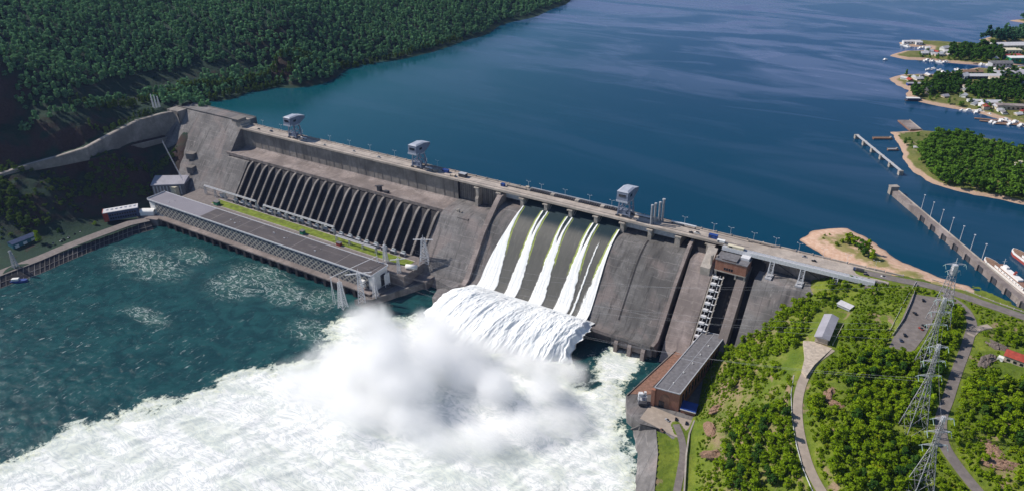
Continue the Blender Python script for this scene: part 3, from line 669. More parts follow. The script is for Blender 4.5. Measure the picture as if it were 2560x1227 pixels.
m.ext(-480, -469.99, [(-1, 110.5), (18, 110.5), (18, 100), (-1, 100)])
part(m, 'deck', M['deck'])
m = MB(); x = -469.0
while x < 428: m.box(x, min(x+14.2, 428), -3.95, -3.45, 102.602, 103.5); x += 14.6
part(m, 'parapet', M['conc_pale'])
m = MB(); x = -469.0
while x < 428:
    m.box(x, x+14.2, 16.9, 18.05, 102.702, 104.2); m.box(x+14.2, x+15.4, 16.6, 18.3, 102.702, 104.8); x += 16.25
part(m, 'upstream_parapet', M['deck'])
m = MB()
for y in (2.4, 13.6):
    m.box(-468, 300, y-.3, y+.3, 102.703, 102.86)
part(m, 'crane_rail', M['steel_dark'])
# dark comb of gate slots along the upstream side, above the spillway
for k in range(1, 5):
    x0 = BAY*k; m = MB()
    for j in range(9): m.box(x0+4+j*2.9, x0+5.5+j*2.9, 12.2, 16.5, 102.702, 104.6)
    m.box(x0+4, x0+28.7, 15.9, 16.5, 104.6, 104.9); part(m, 'slot_cover', M['steel_dark'])
for k in range(1, 7): m = MB(); m.box(BAY*k-2.4, BAY*k+2.4, 11.5, 16.6, 102.702, 105.2); part(m, 'slot_house', M['conc_pale'])
m = MB(); m.box(34, 165, 16.95, 18.1, 104.21, 105.6); part(m, 'upstream_walkway', M['steel'])
# end house of the left section and a box on the berm
m = MB(); m.box(-486, -471, -3, 12, 110.1, 114.5); m.box(-487, -470.2, -4, 13, 114.5, 115.2); part(m, 'crest_house', M['conc_wall'])
m = MB(); m.box(-470.5, -466, -2, 14, 102.71, 106); part(m, 'stair_box', M['conc_pale'])
m = MB(); m.box(-177, -172, -28, -23, 71.4, 79); m.bar((-179, -29, 79), (-170, -22, 79), 3, .5); m.box(-165, -159, -28, -24, 71.5, 75); m.bar((-173, -26, 73), (-164, -26, 73), 1.0); part(m, 'berm_hoist', M['steel_dark'])
m = MB()
for x, h in ((-46, 4), (-43.5, 5), (-40, 2.5)): m.box(x-.8, x+.8, -29, -27, 71.5, 72+h)
part(m, 'berm_hut', M['conc_pale'])
m = MB(); m.cbox((-548, -42, 52), 14, 12, 9, .3); m.cbox((-534, -57, 36), 10, 10, 10, .3); part(m, 'abutment_block', M['conc_wall'])
m = MB(); m.add([(-632, -4, 108), (-607, -14, 108), (-604, -14, 92), (-612, -10, 72), (-632, -4, 88)], [(0, 1, 2, 3, 4)]); m.ext(-634, -606, [(5, 109.5), (-12, 109.5), (-12, 92), (2, 80)]); part(m, 'abutment_wall', M['conc_wall'])

# highway bridge over the right ledge
br = thing('deck_bridge', 'grey steel truss roadway along the dam crest between the brick hoist house and right bank', 'bridge', (318, -6, 88))
def bpart(m, n, mat):
    o = m.build(n, mat, br); o.matrix_parent_inverse = Matrix.Translation((-318, 6, -88)); return o
m = MB(); m.box(276, 419, -9.5, -4.05, 100.2, 102.4); bpart(m, 'roadway', M['steel'])
m = MB(); m.box(276, 419.2, -9.9, -9.52, 99.4, 103.6); m.box(290, 419, -4.6, -4.1, 102.41, 103.3); bpart(m, 'girder', M['steel_pale'])
for x in (327, 356, 386):
    m = MB()
    for dx in (-2, 2):
        for y in (-9.2, -17.5 if dx < 0 else -17): m.bar((x+dx, -9 if y > -10 else -9.3, 100), (x+dx, y, 85), .8)
    for j in range(4):
        z = 85.5+j*3.6; m.bar((x-2, -9.2, z), (x+2, -9.2, z+3.6), .4); m.bar((x+2, -9.2, z), (x-2, -9.2, z+3.6), .4)
        m.bar((x-2, -16+j*1.8, z), (x+2, -15.4+j*1.8, z+2.4), .4)
    m.box(x-3.2, x+3.2, -20, -8, 82, 86)
    bpart(m, 'trestle', M['steel'])
    m = MB(); m.bar((x+3, -9, 99.8), (x+20, -2.5, 86.5), .8); bpart(m, 'brace', M['steel_dark'])
for x in (372, 376):
    m = MB(); m.bar((x, -6, 100), (x, -6, 85), .6); bpart(m, 'post', M['steel_dark'])
# brick hoist house carried on the face
hh = thing('hoist_house', 'red brick hoist house hanging on the dam face above the inclined lift track', 'hoist house', (291, -20, 82))
def hpart(m, n, mat):
    o = m.build(n, mat, hh); o.matrix_parent_inverse = Matrix.Translation((-291, 20, -82)); return o
m = MB(); m.box(276, 307, -27, -9, 85.5, 96.8); m.box(282, 296, -26, -12, 96.8, 98.6); hpart(m, 'wall', M['brick'])
m = MB(); m.box(275.4, 307.6, -27.6, -8.4, 96.8, 97.7); m.box(281.4, 296.6, -26.5, -11.5, 98.6, 99.3); hpart(m, 'roof', M['roof_grey'])
m = MB(); m.box(275.7, 307.3, -27.3, -9.2, 84.3, 85.45); hpart(m, 'floor_band', M['conc_pale'])
for k in range(4):
    m = MB(); m.box(285+k*2.4, 286.9+k*2.4, -27.12, -26.9, 87.2, 90); hpart(m, 'window', M['window'])
for x in (277, 297.2, 306):
    m = MB(); m.box(x-.9, x+.9, -26.6, -24.8, 66 if x < 290 else 79, 84.3); hpart(m, 'leg', M['conc_pale'])
m = MB(); m.box(297.5, 306, -17, -10, 97.71, 100.2); hpart(m, 'roof_hut', M['steel_pale'])
# inclined track
tr = thing('inclined_lift_track', 'steel inclined lift track with stacked landings running down the dam face', 'lift track', (278, -48, 50))
def tpart(m, n, mat):
    o = m.build(n, mat, tr); o.matrix_parent_inverse = Matrix.Translation((-278, 48, -50)); return o
def lp(t): return (-28+t*-56, 80+t*-70)
m = MB()
for x in (275.4, 286.2): m.bar((x, *lp(0)), (x, *lp(1)), 1.0, 1.4)
tpart(m, 'side_rail', M['conc_pale'])
m = MB(); m.bar((283, *lp(0)), (283, *lp(1)), .5); m.bar((278.5, *lp(0)), (278.5, *lp(1)), .5); tpart(m, 'guide_rail', M['steel'])
for j in range(13):
    t = (j+.5)/13; y, z = lp(t); m = MB(); m.box(276.2, 281.4, y-1.6, y+1.6, z-.4, z+1.7); m.box(282, 285.8, y-1.0, y+.4, z+.5, z+1.0); m.bar((285.6, y, z), (287.4, y+1, z+2.4), .3)
    tpart(m, 'landing', M['steel_pale'])

# ------------------------------------------------------------------ moving water on the spillway
u = np.linspace(0, 1, 360); prof = np.array([(18, 96.4), (12, 96.2), (6, 95.2), (2, 93.2), (-2, 91.0), (-6, 89.2), (-10, 87.4), (-14, 85.8), (-18, 84.1), (-22, 81.8), (-26, 79.1), (-30, 76), (-34, 72.4), (-38, 68.3), (-43.7, 62), (-46, 59.1), (-60, 41.6), (-74, 24.1), (-78, 20.4), (-83, 17.8), (-88, 16.8)])
ps = np.concatenate([[0], np.cumsum(np.linalg.norm(np.diff(prof, axis=0), axis=1))]); ps /= ps[-1]
v = np.linspace(0, 1, 220); vy = np.interp(v, ps, prof[:, 0]); vz = np.interp(v, ps, prof[:, 1])
U, V = np.meshgrid(u, v)
dz = sstep(90, 24, np.interp(V, v, vz))
XL = 34.8-15*dz**.8; XR = 160.4+24*dz*0+2*dz
X = XL+(XR-XL)*U; Yc = np.interp(V, v, vy)+0*X; Zc = np.interp(V, v, vz)+0*X
drop = np.clip((88-Zc)/65, 0, 1); s0 = (.5+.5*np.tanh((-Yc-4)/2))
fo = np.zeros_like(X); li = np.zeros_like(X)
rim = (fbm(X*.5, drop*9, 61, 3)-.5)*2.0+(fbm(X*.25, drop*34, 62, 4)-.5)*3.2*sstep(.05, .5, drop)
for k, (xc, wl, wr, cl, cr) in enumerate(((32.5, 12, 11.5, 0, 1), (65, 8.2, 8.2, 1, 1), (97.5, 8.4, 8.4, 1, 1), (130, 8.6, 8.6, 1, 1), (162.5, 15, 2, 1, 0))):
    xx = X+rim*.7; a = 2.2
    for sgn, wd, on in ((-1, wl, cl), (1, wr, cr)):
        c0 = xc+sgn*(2.6-2.0*np.clip(drop/.3, 0, 1)); out = 1.6+wd*drop**.9*.95
        dd = (xx-c0)*sgn; f = sstep(-1.6, -.6, dd)*(1-sstep(out*.62, out, dd))
        if k == 0 and sgn < 0: f = sstep(-40, -39, dd)*(1-sstep(30, 31, dd))*(xx < xc+1)
        fo = np.maximum(fo, f); w2 = out*1.0+1.8
        if on: li = np.maximum(li, sstep(out*.6, out*.85, dd)*(1-sstep(w2*.8, w2, dd))*(1-sstep(.4, .8, drop))*(dd > -1)*.95)
    if 0 < k < 4:
        hole = (np.abs(xx-xc) < 2.1*(1-drop/.27))*(drop < .27); fo = np.where(hole, 0, fo); li = np.where(hole, 0, li)
fo = np.maximum(fo, .85*(np.abs(X+rim*.5-(162.5-16.5-3*drop)) < .7+.5*drop)*sstep(.05, .2, drop))
deep = 1-sstep(.02, .12, drop)
fo *= s0; Zc = Zc+fo*(.4+.9*fbm(X*.7, Yc*.12, 65, 3))
for k in range(2, 5): pass
tag(grid_obj('spillway_water', X, Yc, Zc, M['chute'], attrs={'foam': fo, 'lime': li*s0, 'deep': deep}), kind='structure')

# the sheet that leaves the bucket, arcs out and falls into the river
nu, nv = 560, 320
U, V = np.meshgrid(np.linspace(0, 1, nu), np.linspace(-.10, 1, nv))
Vc = V
x0 = 14+U*158; x = x0+(-32*(1-U)**1.6+1*U**3)*np.clip(Vc, 0, 1)+((fbm(Vc*9, U*0+3, 79, 3)-.5)*14*np.exp(-(1-U)*16)+(fbm(Vc*8, U*0+9, 81, 3)-.5)*8*np.exp(-U*14))*sstep(0, .3, Vc)
n1 = fbm(U*11+Vc*.8, Vc*1.6+U*2, 71, 3); n2 = fbm(U*34+Vc*1.6, Vc*3.2, 73, 4); n3 = fbm(U*150+Vc*6, Vc*26, 75, 4); n2 = n2*.8+.2*fbm(U*70+Vc*5, Vc*12, 76, 4)
reach = (66+24*np.sin(np.pi*np.clip(U*1.1, 0, 1)))*(.86+.28*fbm(U*6, U*0, 77, 2))
y = -84-reach*Vc
z = 17.5+44*Vc-64*Vc**2
env = sstep(-.08, .22, Vc)
side = sstep(0, .05, U)*sstep(0, .05, 1-U)
z = z+env*((n1-.45)*6.5+(n2-.5)*2.6+(n3-.5)*1.5)*(.45+.55*side)-(1-sstep(0, .08, U)*sstep(0, .05, 1-U))*6*env
y = y-env*((n1-.5)*7+(n2-.5)*3)
z = np.where(Vc > .97, np.minimum(z, -2), z); z = np.maximum(z, -3)
jet = grid_obj('white_water', x, y, z, M['jet']); tag(jet, kind='structure')
# underside and flanks close the sheet into a body
sk = MB()
for c in (0, nu-1):
    P = [(x[j, c], y[j, c], z[j, c]) for j in range(0, nv, 4)]; Q = [(x[j, c]+(3 if c == 0 else -3), min(-80, y[j, c]+9), max(-3, z[j, c]-6)) for j in range(0, nv, 4)]
    n = len(P); sk.add(P+Q, [(i, i+1, n+i+1, n+i) for i in range(n-1)])
so_ = sk.build('white_water_flank', M['jet'], jet)

# spray: a body of mist over the landing zone
t = NT('spray_mist'); t.t.nodes.remove(t.b)
g = t.n('NewGeometry').outputs['Position']; best = None
BL = [(*at(960, 895, 30)[:2], 30, 50, 44, 44), (*at(1090, 850, 26)[:2], 24, 34, 30, 34), (*at(1140, 900, 22)[:2], 20, 34, 30, 30), (*at(1010, 960, 22)[:2], 22, 48, 42, 36), (*at(880, 930, 18)[:2], 18, 48, 40, 30), (*at(1080, 890, 30)[:2], 28, 38, 34, 34),
      (*at(920, 800, 10)[:2], 10, 36, 34, 20), (*at(900, 1010, 10)[:2], 8, 62, 46, 22), (*at(1020, 1040, 10)[:2], 8, 50, 36, 22), (*at(1160, 930, 16)[:2], 15, 34, 30, 26),
      (*at(1240, 965, 18)[:2], 16, 32, 28, 32), (*at(1360, 965, 18)[:2], 16, 27, 25, 28), (*at(1300, 915, 8)[:2], 7, 40, 16, 16), (*at(1420, 925, 6)[:2], 5, 26, 18, 15), (*at(1180, 880, 14)[:2], 12, 30, 22, 24), (*at(1300, 1060, 10)[:2], 8, 34, 26, 22), (*at(1210, 1090, 8)[:2], 5, 40, 28, 18), (*at(780, 960, 8)[:2], 4, 60, 44, 16)]
BL += [(x_, -158-(x_*.02), 4, 25, 17, 15) for x_ in range(0, 190, 26)]+[(*at(830, 900, 6)[:2], 4, 50, 40, 18), (*at(1100, 1090, 6)[:2], 4, 60, 34, 16), (*at(1400, 1040, 6)[:2], 4, 34, 28, 16)]
for (bx, by, bz, rx, ry, rz) in BL:
    mp = t.n('Mapping', vector_type='POINT'); mp.inputs['Scale'].default_value = (1/rx, 1/ry, 1/rz); mp.inputs['Location'].default_value = (-bx/rx, -by/ry, -bz/rz); t.l(g, mp.inputs[0])
    ln = t.n('VectorMath', operation='LENGTH'); t.l(mp.outputs[0], ln.inputs[0]); q = t.math('SUBTRACT', 1.0, ln.outputs['Value'])
    best = q if best is None else t.math('SMOOTH_MAX', best, q, .3)
n_ = t.noise((1, 1, 1), .028, 7, .66, .8)
e_ = t.math('ADD', best, t.math('MULTIPLY', t.math('SUBTRACT', n_, .5), 1.5))
den = t.math('MULTIPLY', t.math('POWER', t.mr(e_, -.02, .95, smooth=False), 1.9), .18)
vs = t.n('VolumePrincipled'); vs.inputs['Color'].default_value = (1, 1, 1, 1); vs.inputs['Anisotropy'].default_value = 0; t.l(den, vs.inputs['Density']); t.l(vs.outputs[0], t.out.inputs['Volume'])
xs = [b[0] for b in BL]; ys = [b[1] for b in BL]
m = MB()
lo = (min(b[0]-b[3] for b in BL)-8, min(b[1]-b[4] for b in BL)-8); hi = (max(b[0]+b[3] for b in BL)+8, max(b[1]+b[4] for b in BL)+8)
m.box(lo[0], hi[0], lo[1], hi[1], -3.5, 86)
sp = m.build('spray', t.m); tag(sp, 'billowing white spray cloud rising where the spillway water lands', 'spray', kind='stuff')
def sub(parent):
    """parts built in world coordinates, parented so that they stay where they are"""
    inv = Matrix.Translation(parent.location).inverted() if parent.rotation_euler.z == 0 else (Matrix.Translation(parent.location) @ Matrix.Rotation(parent.rotation_euler.z, 4, 'Z')).inverted()
    def f(m, n, mat, p=None, smooth=False):
        o = m.build(n, mat, p or parent, smooth); o.matrix_parent_inverse = inv if p is None else Matrix.Identity(4); return o
    return f
# ------------------------------------------------------------------ power hall
X0, X1, YF, YB, ZR = -514.6, -85.3, -147.7, -119.6, 31.5
ph = thing('power_hall', 'very long flat roofed power hall with lattice glazed front at the dam foot', 'power station', (-300, -134, 0)); f = sub(ph)
m = MB(); m.box(X0+.4, X1-.4, YF+.5, YB-.5, -5, ZR-1.2); f(m, 'wall', M['white'])
m = MB(); m.box(X0+14, X1-6, YF, YF+.49, 11.4, ZR-3.6); f(m, 'lattice_front', M['lattice'])
m = MB(); m.box(X0, X1-2, YF-.12, YF+.48, ZR-3.55, ZR-1.15); f(m, 'front_band', M['blue_dark'])
m = MB(); m.box(X0, X1, YF-.6, YB+.6, ZR-1.1, ZR); rf_ = f(m, 'roof', M['hall_roof'])
m = MB(); m.box(X0-.4, X1+.4, YF-1.2, YF-.61, ZR-1.3, ZR+.7); m.box(X0-.4, X1+.4, YB+.61, YB+1.2, ZR-1.3, ZR+.8); m.box(X0-.9, X0-.41, YF-.6, YB+.6, ZR-1.3, ZR+1.6); m.box(X1+.41, X1+.9, YF-.6, YB+.6, ZR-1.3, ZR+.6); f(m, 'parapet', M['steel_pale'])
m = MB(); m.box(X1-.39, X1-.1, YB-13, YB-5.5, 9, 24); f(m, 'door', M['steel_dark'])
m = MB(); m.box(X0+30, X1+3, YF-9.5, YF-.02, 9.9, 11.2); f(m, 'walkway', M['conc_pink'])
m = MB()
for k in range(49): x = X0+36+k*8.1; m.box(x, x+.5, YF-9.9, YF-9.52, 11.0, 12.3)
m.box(X0+30, X1+3, YF-9.85, YF-9.6, 11.9, 12.2); f(m, 'walkway_rail', M['conc_pink'])
m = MB(); m.box(X0+30, X1, YF-4, YF+2, -5, 9.9)
for k in range(25): x = X0+34+k*16.2; m.box(x-2.2, x+2.2, YF-9.2, YF-4, -5, 6.5); m.ext(x-2.2, x+2.2, [(YF-9.2, 6.5), (YF-9.2, 9.89), (YF-4, 9.89), (YF-4, 6.5)])
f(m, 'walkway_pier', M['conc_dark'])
m = MB(); m.box(X1+.95, X1+9, YF-10, YB-6, -4, 8.6); m.prism([(X1-10, YF-22), (X1+2, YF-22), (X1+42, -84), (X1+30, -78)], -4, 7.2); f(m, 'end_quay', M['conc'])
m = MB(); m.prism([(X1+2.2, YF-23.5), (X1+3.8, YF-23.5), (X1+44.5, -85), (X1+42.2, -83)], -4, 8.4); f(m, 'quay_wall', M['conc_wall'])
m = MB(); m.prism([(X0-26, YF-2), (X0+29.8, YF-1), (X0+29.8, YF-12), (X0+12, YF-17), (X0-22, YF-12)], -4, 10.2); f(m, 'corner_quay', M['conc_pink'])
for k, x in enumerate((-478, -351, -338, -270, -246, -187)):
    m = MB(); m.cbox((x, YF+8+(k*7 % 11), ZR+.003), 2.6, 1.2, .8); m.tube((x+4, YF+16, ZR), (x+4, YF+16, ZR+1.2), .4)
    f(m, 'roof_vent', M['steel'])
# transformer yard behind
m = MB(); m.box(-500, -62, YB+1.25, -72, -5, 22); m.box(-62, -44, -100, -74, -5, 10.6); tag(m.build('transformer_yard', M['asphalt']), kind='structure')
m = MB(); m.box(-440, -74, -98, -84, 22, 22.3); m.box(-440, -200, -117, -106, 22, 22.2)
tag(m.build('lawn', M['lawn']), kind='structure')
m = MB(); m.box(-440, -74, -99.8, -98.05, 22.003, 22.14); m.box(-440, -74, -83.9, -82.2, 22.003, 22.14); tag(m.build('kerb_path', M['conc_pale']), kind='structure')
tfm = thing('transformer', 'grey power transformer with insulators standing at the foot of the penstock clefts', 'transformer', (-410.2, -78.5, 22), 0, 'transformers along the penstock feet')
m = MB(); m.cbox((0, 0, 0), 7, 4.6, 4.2); m.build('tank', M['steel'], tfm)
m = MB()
for k in range(5): m.cbox((-2.6+k*1.3, -2.8, .4), .8, 1.0, 3.4)
m.build('radiator', M['steel_dark'], tfm)
m = MB()
for k in range(3): m.tube((-2+k*2, .4, 4.2), (-2.3+k*2.3, .6, 7), .35, .2)
m.build('bushing', M['insul'], tfm)
m = MB(); m.tube((-2.6, 1.4, 5.3), (2.6, 1.4, 5.3), .7); m.build('conservator', M['steel_pale'], tfm)
for k in range(1, 22): dup(tfm, (-410.2+14.97*k, -78.5-(k % 3)*.5, 22), (k % 2)*.02)
# small sheds in the yard
for (a, b, z, sx, sy, h, mt, lb) in ((543, 512, 22, 8, 6, 5, 'green_paint', 'small teal green hut at the left end of the lawn strip'), (757, 585, 22, 6, 5, 5, 'green_paint', 'small dark green hut beside the middle of the lawn strip'),
                                   (848, 613, 22, 7, 4, 4, 'red', 'low reddish container beside the third lawn strip'), (556, 493, 22, 4, 4, 6, 'white', 'small pale tank hut beside the foot of the first penstock')):
    c = at(a, b, z); t_ = thing('yard_hut', lb, 'hut', tuple(c)); m = MB(); m.cbox((0, 0, 0), sx, sy, h); m.build('wall', M[mt], t_); m = MB(); m.cbox((0, 0, h), sx+.8, sy+.8, .5); m.build('roof', M['roof_grey'], t_)
c = at(1037, 690, 22); t_ = thing('storage_tank', 'rounded white tank lying at the end of the lawn by the quay', 'tank', (-66, -100, 22)); m = MB(); m.tube((-6, -2, 3), (7, 3, 3), 3, n=14); m.build('body', M['white'], t_, True); m = MB(); m.cbox((0, 0, 0), 12, 4, 1); m.build('cradle', M['conc_pale'], t_)
# busbar gantries along the penstock feet
def gantry(x0, x1, y, z, lb):
    t_ = thing('busbar_gantry', lb, 'gantry', ((x0+x1)/2, y, 22), 0, 'long beams along the penstock feet'); L = x1-x0
    m = MB(); m.bar((-L/2, -1, z-22), (L/2, -1, z-22), .7); m.bar((-L/2, 1, z-22), (L/2, 1, z-22), .7); m.bar((-L/2, 0, z-20.6), (L/2, 0, z-20.6), .5)
    n = int(L/3)
    for k in range(n): a = -L/2+L*k/n; m.bar((a, -1 if k % 2 else 1, z-22), (a+L/n, 1 if k % 2 else -1, z-22), .3); m.bar((a, -1, z-22), (a+L/n/2, 0, z-20.6), .25); m.bar((a+L/n/2, 0, z-20.6), (a+L/n, 1, z-22), .25)
    m.build('beam', M['steel_pale'], t_)
    k = max(2, int(L/22))
    for j in range(k+1):
        a = -L/2+L*j/k; m = MB()
        for s in (-1, 1): m.bar((a+s*1.6, s*1.4, 0), (a, s*.7, z-22.3), .45); m.bar((a-s*1.6, s*1.4, 0), (a, s*.7, z-22.3), .45)
        for q in range(3): m.bar((a-1.3+q*.3, -1.3, 1+q*2.2), (a+1.3-q*.3, 1.3, 2.6+q*2.2), .25)
        m.build('post', M['steel'], t_)
gantry(-474, -361, -81, 36, 'pale busbar beam on posts, leftmost one below the blank dam face')
gantry(-346, -210, -81, 33.5, 'pale busbar beam on posts, middle one crossing nine penstock feet')
gantry(-196, -128, -92, 30, 'pale busbar beam on posts, right hand one above the last lawn strip')
# lattice masts
def lattice(m, h, b, t, n, w=.35, z0=0.0, squash=1.0):
    def c(k): return b+(t-b)*(1-(1-k/n)**1.25)
    for k in range(n):
        a, e = c(k)/2, c(k+1)/2; za, ze = z0+h*k/n, z0+h*(k+1)/n
        A = [(-a, -a*squash), (a, -a*squash), (a, a*squash), (-a, a*squash)]; B = [(-e, -e*squash), (e, -e*squash), (e, e*squash), (-e, e*squash)]
        for j in range(4):
            i = (j+1) % 4; m.bar((*A[j], za), (*B[j], ze), w*2.2); m.bar((*A[j], za), (*B[i], ze), w); m.bar((*A[i], za), (*B[j], ze), w*.9); m.bar((*B[j], ze), (*B[i], ze), w)
def switch_tower(a, b, z0, h, wd, lb, arm=0, rz=0.0):
    c = at(a, b, z0); t_ = thing('switch_tower', lb, 'lattice tower', (c[0], c[1], z0), rz, 'lattice towers by the power hall end')
    m = MB(); lattice(m, h, wd, wd*.38, 7, .3); m.build('frame', M['steel_pale'], t_)
    m = MB(); m.bar((0, 0, h), (0, 0, h+5), .4); m.build('spike', M['steel_pale'], t_)
    if arm:
        m = MB()
        for s in (-.7, .7): m.bar((-arm, s, h-1), (arm, s, h-1), .4)
        n = int(arm)
        for k in range(n*2): m.bar((-arm+k, -.7 if k % 2 else .7, h-1), (-arm+k+1, .7 if k % 2 else -.7, h-1), .25)
        m.build('cross_arm', M['steel_pale'], t_)
    return t_
switch_tower(1062, 655, 22, 32, 11, 'tallest pale lattice tower standing against the last penstocks', 12, .5)
switch_tower(858, 768, 6, 34, 8, 'pale lattice tower rising from the water side of the power hall walkway', 0)
switch_tower(905, 752, 8, 38, 8, 'pale lattice tower in front of the power hall corner', 15, .75)
switch_tower(940, 742, 8, 26, 5, 'slim lattice tower right beside the white end wall of the hall', 0)
switch_tower(1000, 700, 11, 30, 6, 'lattice tower between the white end wall and the lawn end', 9, .75)
switch_tower(965, 655, 22, 24, 5, 'slim lattice tower behind the hall roof on the last lawn strip', 0)
c0 = at(826, 693, 40); c1 = at(942, 640, 40)
t_ = thing('busbar_beam', 'long pale lattice beam crossing over the right end of the hall roof', 'beam', tuple((c0+c1)/2)); d_ = (c1-c0)/2
m = MB()
for s in (-.8, .8): m.bar((-d_[0], -d_[1]+s, 0), (d_[0], d_[1]+s, 0), .45)
for k in range(24): q0 = -1+k/12; q1 = q0+1/12; m.bar((d_[0]*q0, d_[1]*q0-.8*(1 if k % 2 else -1), 0), (d_[0]*q1, d_[1]*q1+.8*(1 if k % 2 else -1), 0), .25)
m.build('chord', M['steel_pale'], t_)
for q in (-1, 1):
    m = MB(); m.bar((d_[0]*q-2, d_[1]*q, -34 if q < 0 else -9), (d_[0]*q, d_[1]*q, 0), .5); m.bar((d_[0]*q+2, d_[1]*q, -34 if q < 0 else -9), (d_[0]*q, d_[1]*q, 0), .5); m.bar((d_[0]*q, d_[1]*q, 0), (d_[0]*q, d_[1]*q, 5), .3); m.build('leg', M['steel_pale'], t_)
c = at(925, 700, 20); t_ = thing('switch_cabinet', 'pale two tier switch cabinet on a frame at the hall corner', 'cabinet', (c[0]-4, YF-3, 11.2)); m = MB(); m.cbox((0, 0, 4), 6, 4, 3); m.cbox((0, 0, 9), 6, 4, 3); m.build('box', M['white'], t_); m = MB()
for sx in (-2.5, 2.5):
    for sy in (-1.6, 1.6): m.bar((sx, sy, 0), (sx, sy, 12), .35)
m.build('frame', M['steel'], t_)
t_ = thing('lattice_screen', 'white lattice panel standing right of the dark door in the hall end', 'screen', (X1+5, YB-8, 8.6)); m = MB(); m.cbox((0, 0, 3), .4, 9, 14)
for k in range(6): m.bar((.4, -4.4, 3+k*2.4), (.4, 4.4, 5.2+k*2.4), .3)
m.build('panel', M['white'], t_); m = MB(); m.cbox((0, -4, 0), .5, .5, 3); m.cbox((0, 4, 0), .5, .5, 3); m.build('leg', M['steel_pale'], t_)
# crane left by the quay: a dark jib
c = at(1160, 690, 12); t_ = thing('derrick', 'dark derrick with slanted jib by the wall foot left of the spillway', 'crane', tuple(c)); m = MB(); m.bar((2, -2, 0), (-6, 6, 20), 1.0); m.bar((-6, 6, 19.6), (-10, 3, 19), .7); m.build('jib', M['steel_dark'], t_); m = MB(); m.cbox((2, -2, -3), 5, 5, 4); m.bar((1, -2, 5), (-34, 10, 6), 1.2); m.build('base', M['steel_dark'], t_)

# ------------------------------------------------------------------ left bank buildings
t_ = thing('annex', 'grey panelled annex block with slanted roof behind the left hall end', 'annex', (-540, -92, 12)); f = sub(t_)
m = MB(); A = [at(384, 492, 12), at(476, 488, 12)]
m.prism([(-560, -112), (-521, -84), (-533, -66), (-574, -94)], 10, 30); w_ = f(m, 'wall', M['roof_grey'])
m = MB(); m.add([(-561, -113, 30.003), (-520, -84, 30.003), (-532, -65, 35), (-575, -94, 36), (-561, -113, 28.5), (-520, -84, 28.5), (-532, -65, 28.5), (-575, -94, 28.5)], [(0, 1, 2, 3), (4, 5, 1, 0), (5, 6, 2, 1), (6, 7, 3, 2), (7, 4, 0, 3)]); f(m, 'roof', M['roof_lilac'])
for k in range(9):
    q = k/9; m = MB(); x, y = -558+q*36, -110.8+q*25.9; m.cbox((x, y, 13), 1.6, .6, 14, .62); f(m, 'pilaster', M['steel'])
c = at(432, 480, 14); t_ = thing('entrance_block', 'small cream flat building between the hall roof and the annex', 'building', (c[0]+6, c[1]-2, 11)); m = MB(); m.cbox((0, 0, 0), 20, 8, 15, .1); m.build('wall', M['cream'], t_); m = MB(); m.cbox((0, 0, 15), 21, 9, .7, .1); m.build('roof', M['cream'], t_)
c = at(372, 532, 12); t_ = thing('white_hall', 'small white rounded hall at the left corner of the power hall', 'building', (c[0], c[1], 10)); m = MB(); m.cbox((0, 0, 0), 20, 12, 5, .55); m.build('wall', M['white'], t_)
m = MB()
for k in range(8):
    a0 = math.pi*k/8; a1 = math.pi*(k+1)/8; m.add([(-10.3, -6.2*math.cos(a0), 5+3*math.sin(a0)), (10.3, -6.2*math.cos(a0), 5+3*math.sin(a0)), (10.3, -6.2*math.cos(a1), 5+3*math.sin(a1)), (-10.3, -6.2*math.cos(a1), 5+3*math.sin(a1))], [(0, 1, 2, 3)])
o_ = m.build('roof', M['white'], t_); o_.rotation_euler = (0, 0, .55)
a, b = at(258, 556, 9.2), at(345, 541, 9.2); cc = (a+b)/2; rz = math.atan2(b[1]-a[1], b[0]-a[0]); L = np.linalg.norm((b-a)[:2])
t_ = thing('office_block', 'dark blue two storey block with a red end and white roof on the left quay', 'building', (cc[0]-4, cc[1]+6, 9.2), rz)
m = MB(); m.cbox((0, 0, 0), L, 15, 13); m.build('wall', M['blue_dark'], t_); m = MB(); m.cbox((-L/2-.4, 0, 0), .75, 15.2, 14.2); m.cbox((-L/2+3, -7.62, 0), 6, .24, 13); m.build('end_wall', M['red'], t_)
m = MB(); m.cbox((0, 0, 13), L+.2, 15.4, .9); rf2 = m.build('roof', M['roof_pale'], t_); m = MB()
for k in range(7): m.cbox((-L/2+5+k*6, 2, 13.9), 2.4, 3, 1.2)
m.build('vent', M['steel_pale'], rf2)
for k in range(11):
    for z in (2.4, 7.4): m = MB(); m.cbox((-L/2+8.5+k*(L-10)/11, -7.55, z), 2.2, .3, 2.6); m.build('window', M['window'], t_)
a, b = at(24, 628, 9.2), at(84, 604, 9.2); cc = (a+b)/2; rz = math.atan2(b[1]-a[1], b[0]-a[0]); L = np.linalg.norm((b-a)[:2])
t_ = thing('workshop', 'dark teal workshop hall under the rock cut at the left edge', 'building', (cc[0]-5, cc[1]+5, 9.2), rz)
m = MB(); m.cbox((0, 0, 0), L, 13, 8); m.build('wall', M['teal'], t_); m = MB(); m.gable((0, 0, 0), L, 13, 8, 3, 0, .5); m.build('roof', M['blue_dark'], t_)
for k in range(3): m = MB(); m.cbox((-L/2+5+k*(L-10)/2, -6.55, 0), 5, .3, 5.5); m.build('door', M['steel_pale'], t_)
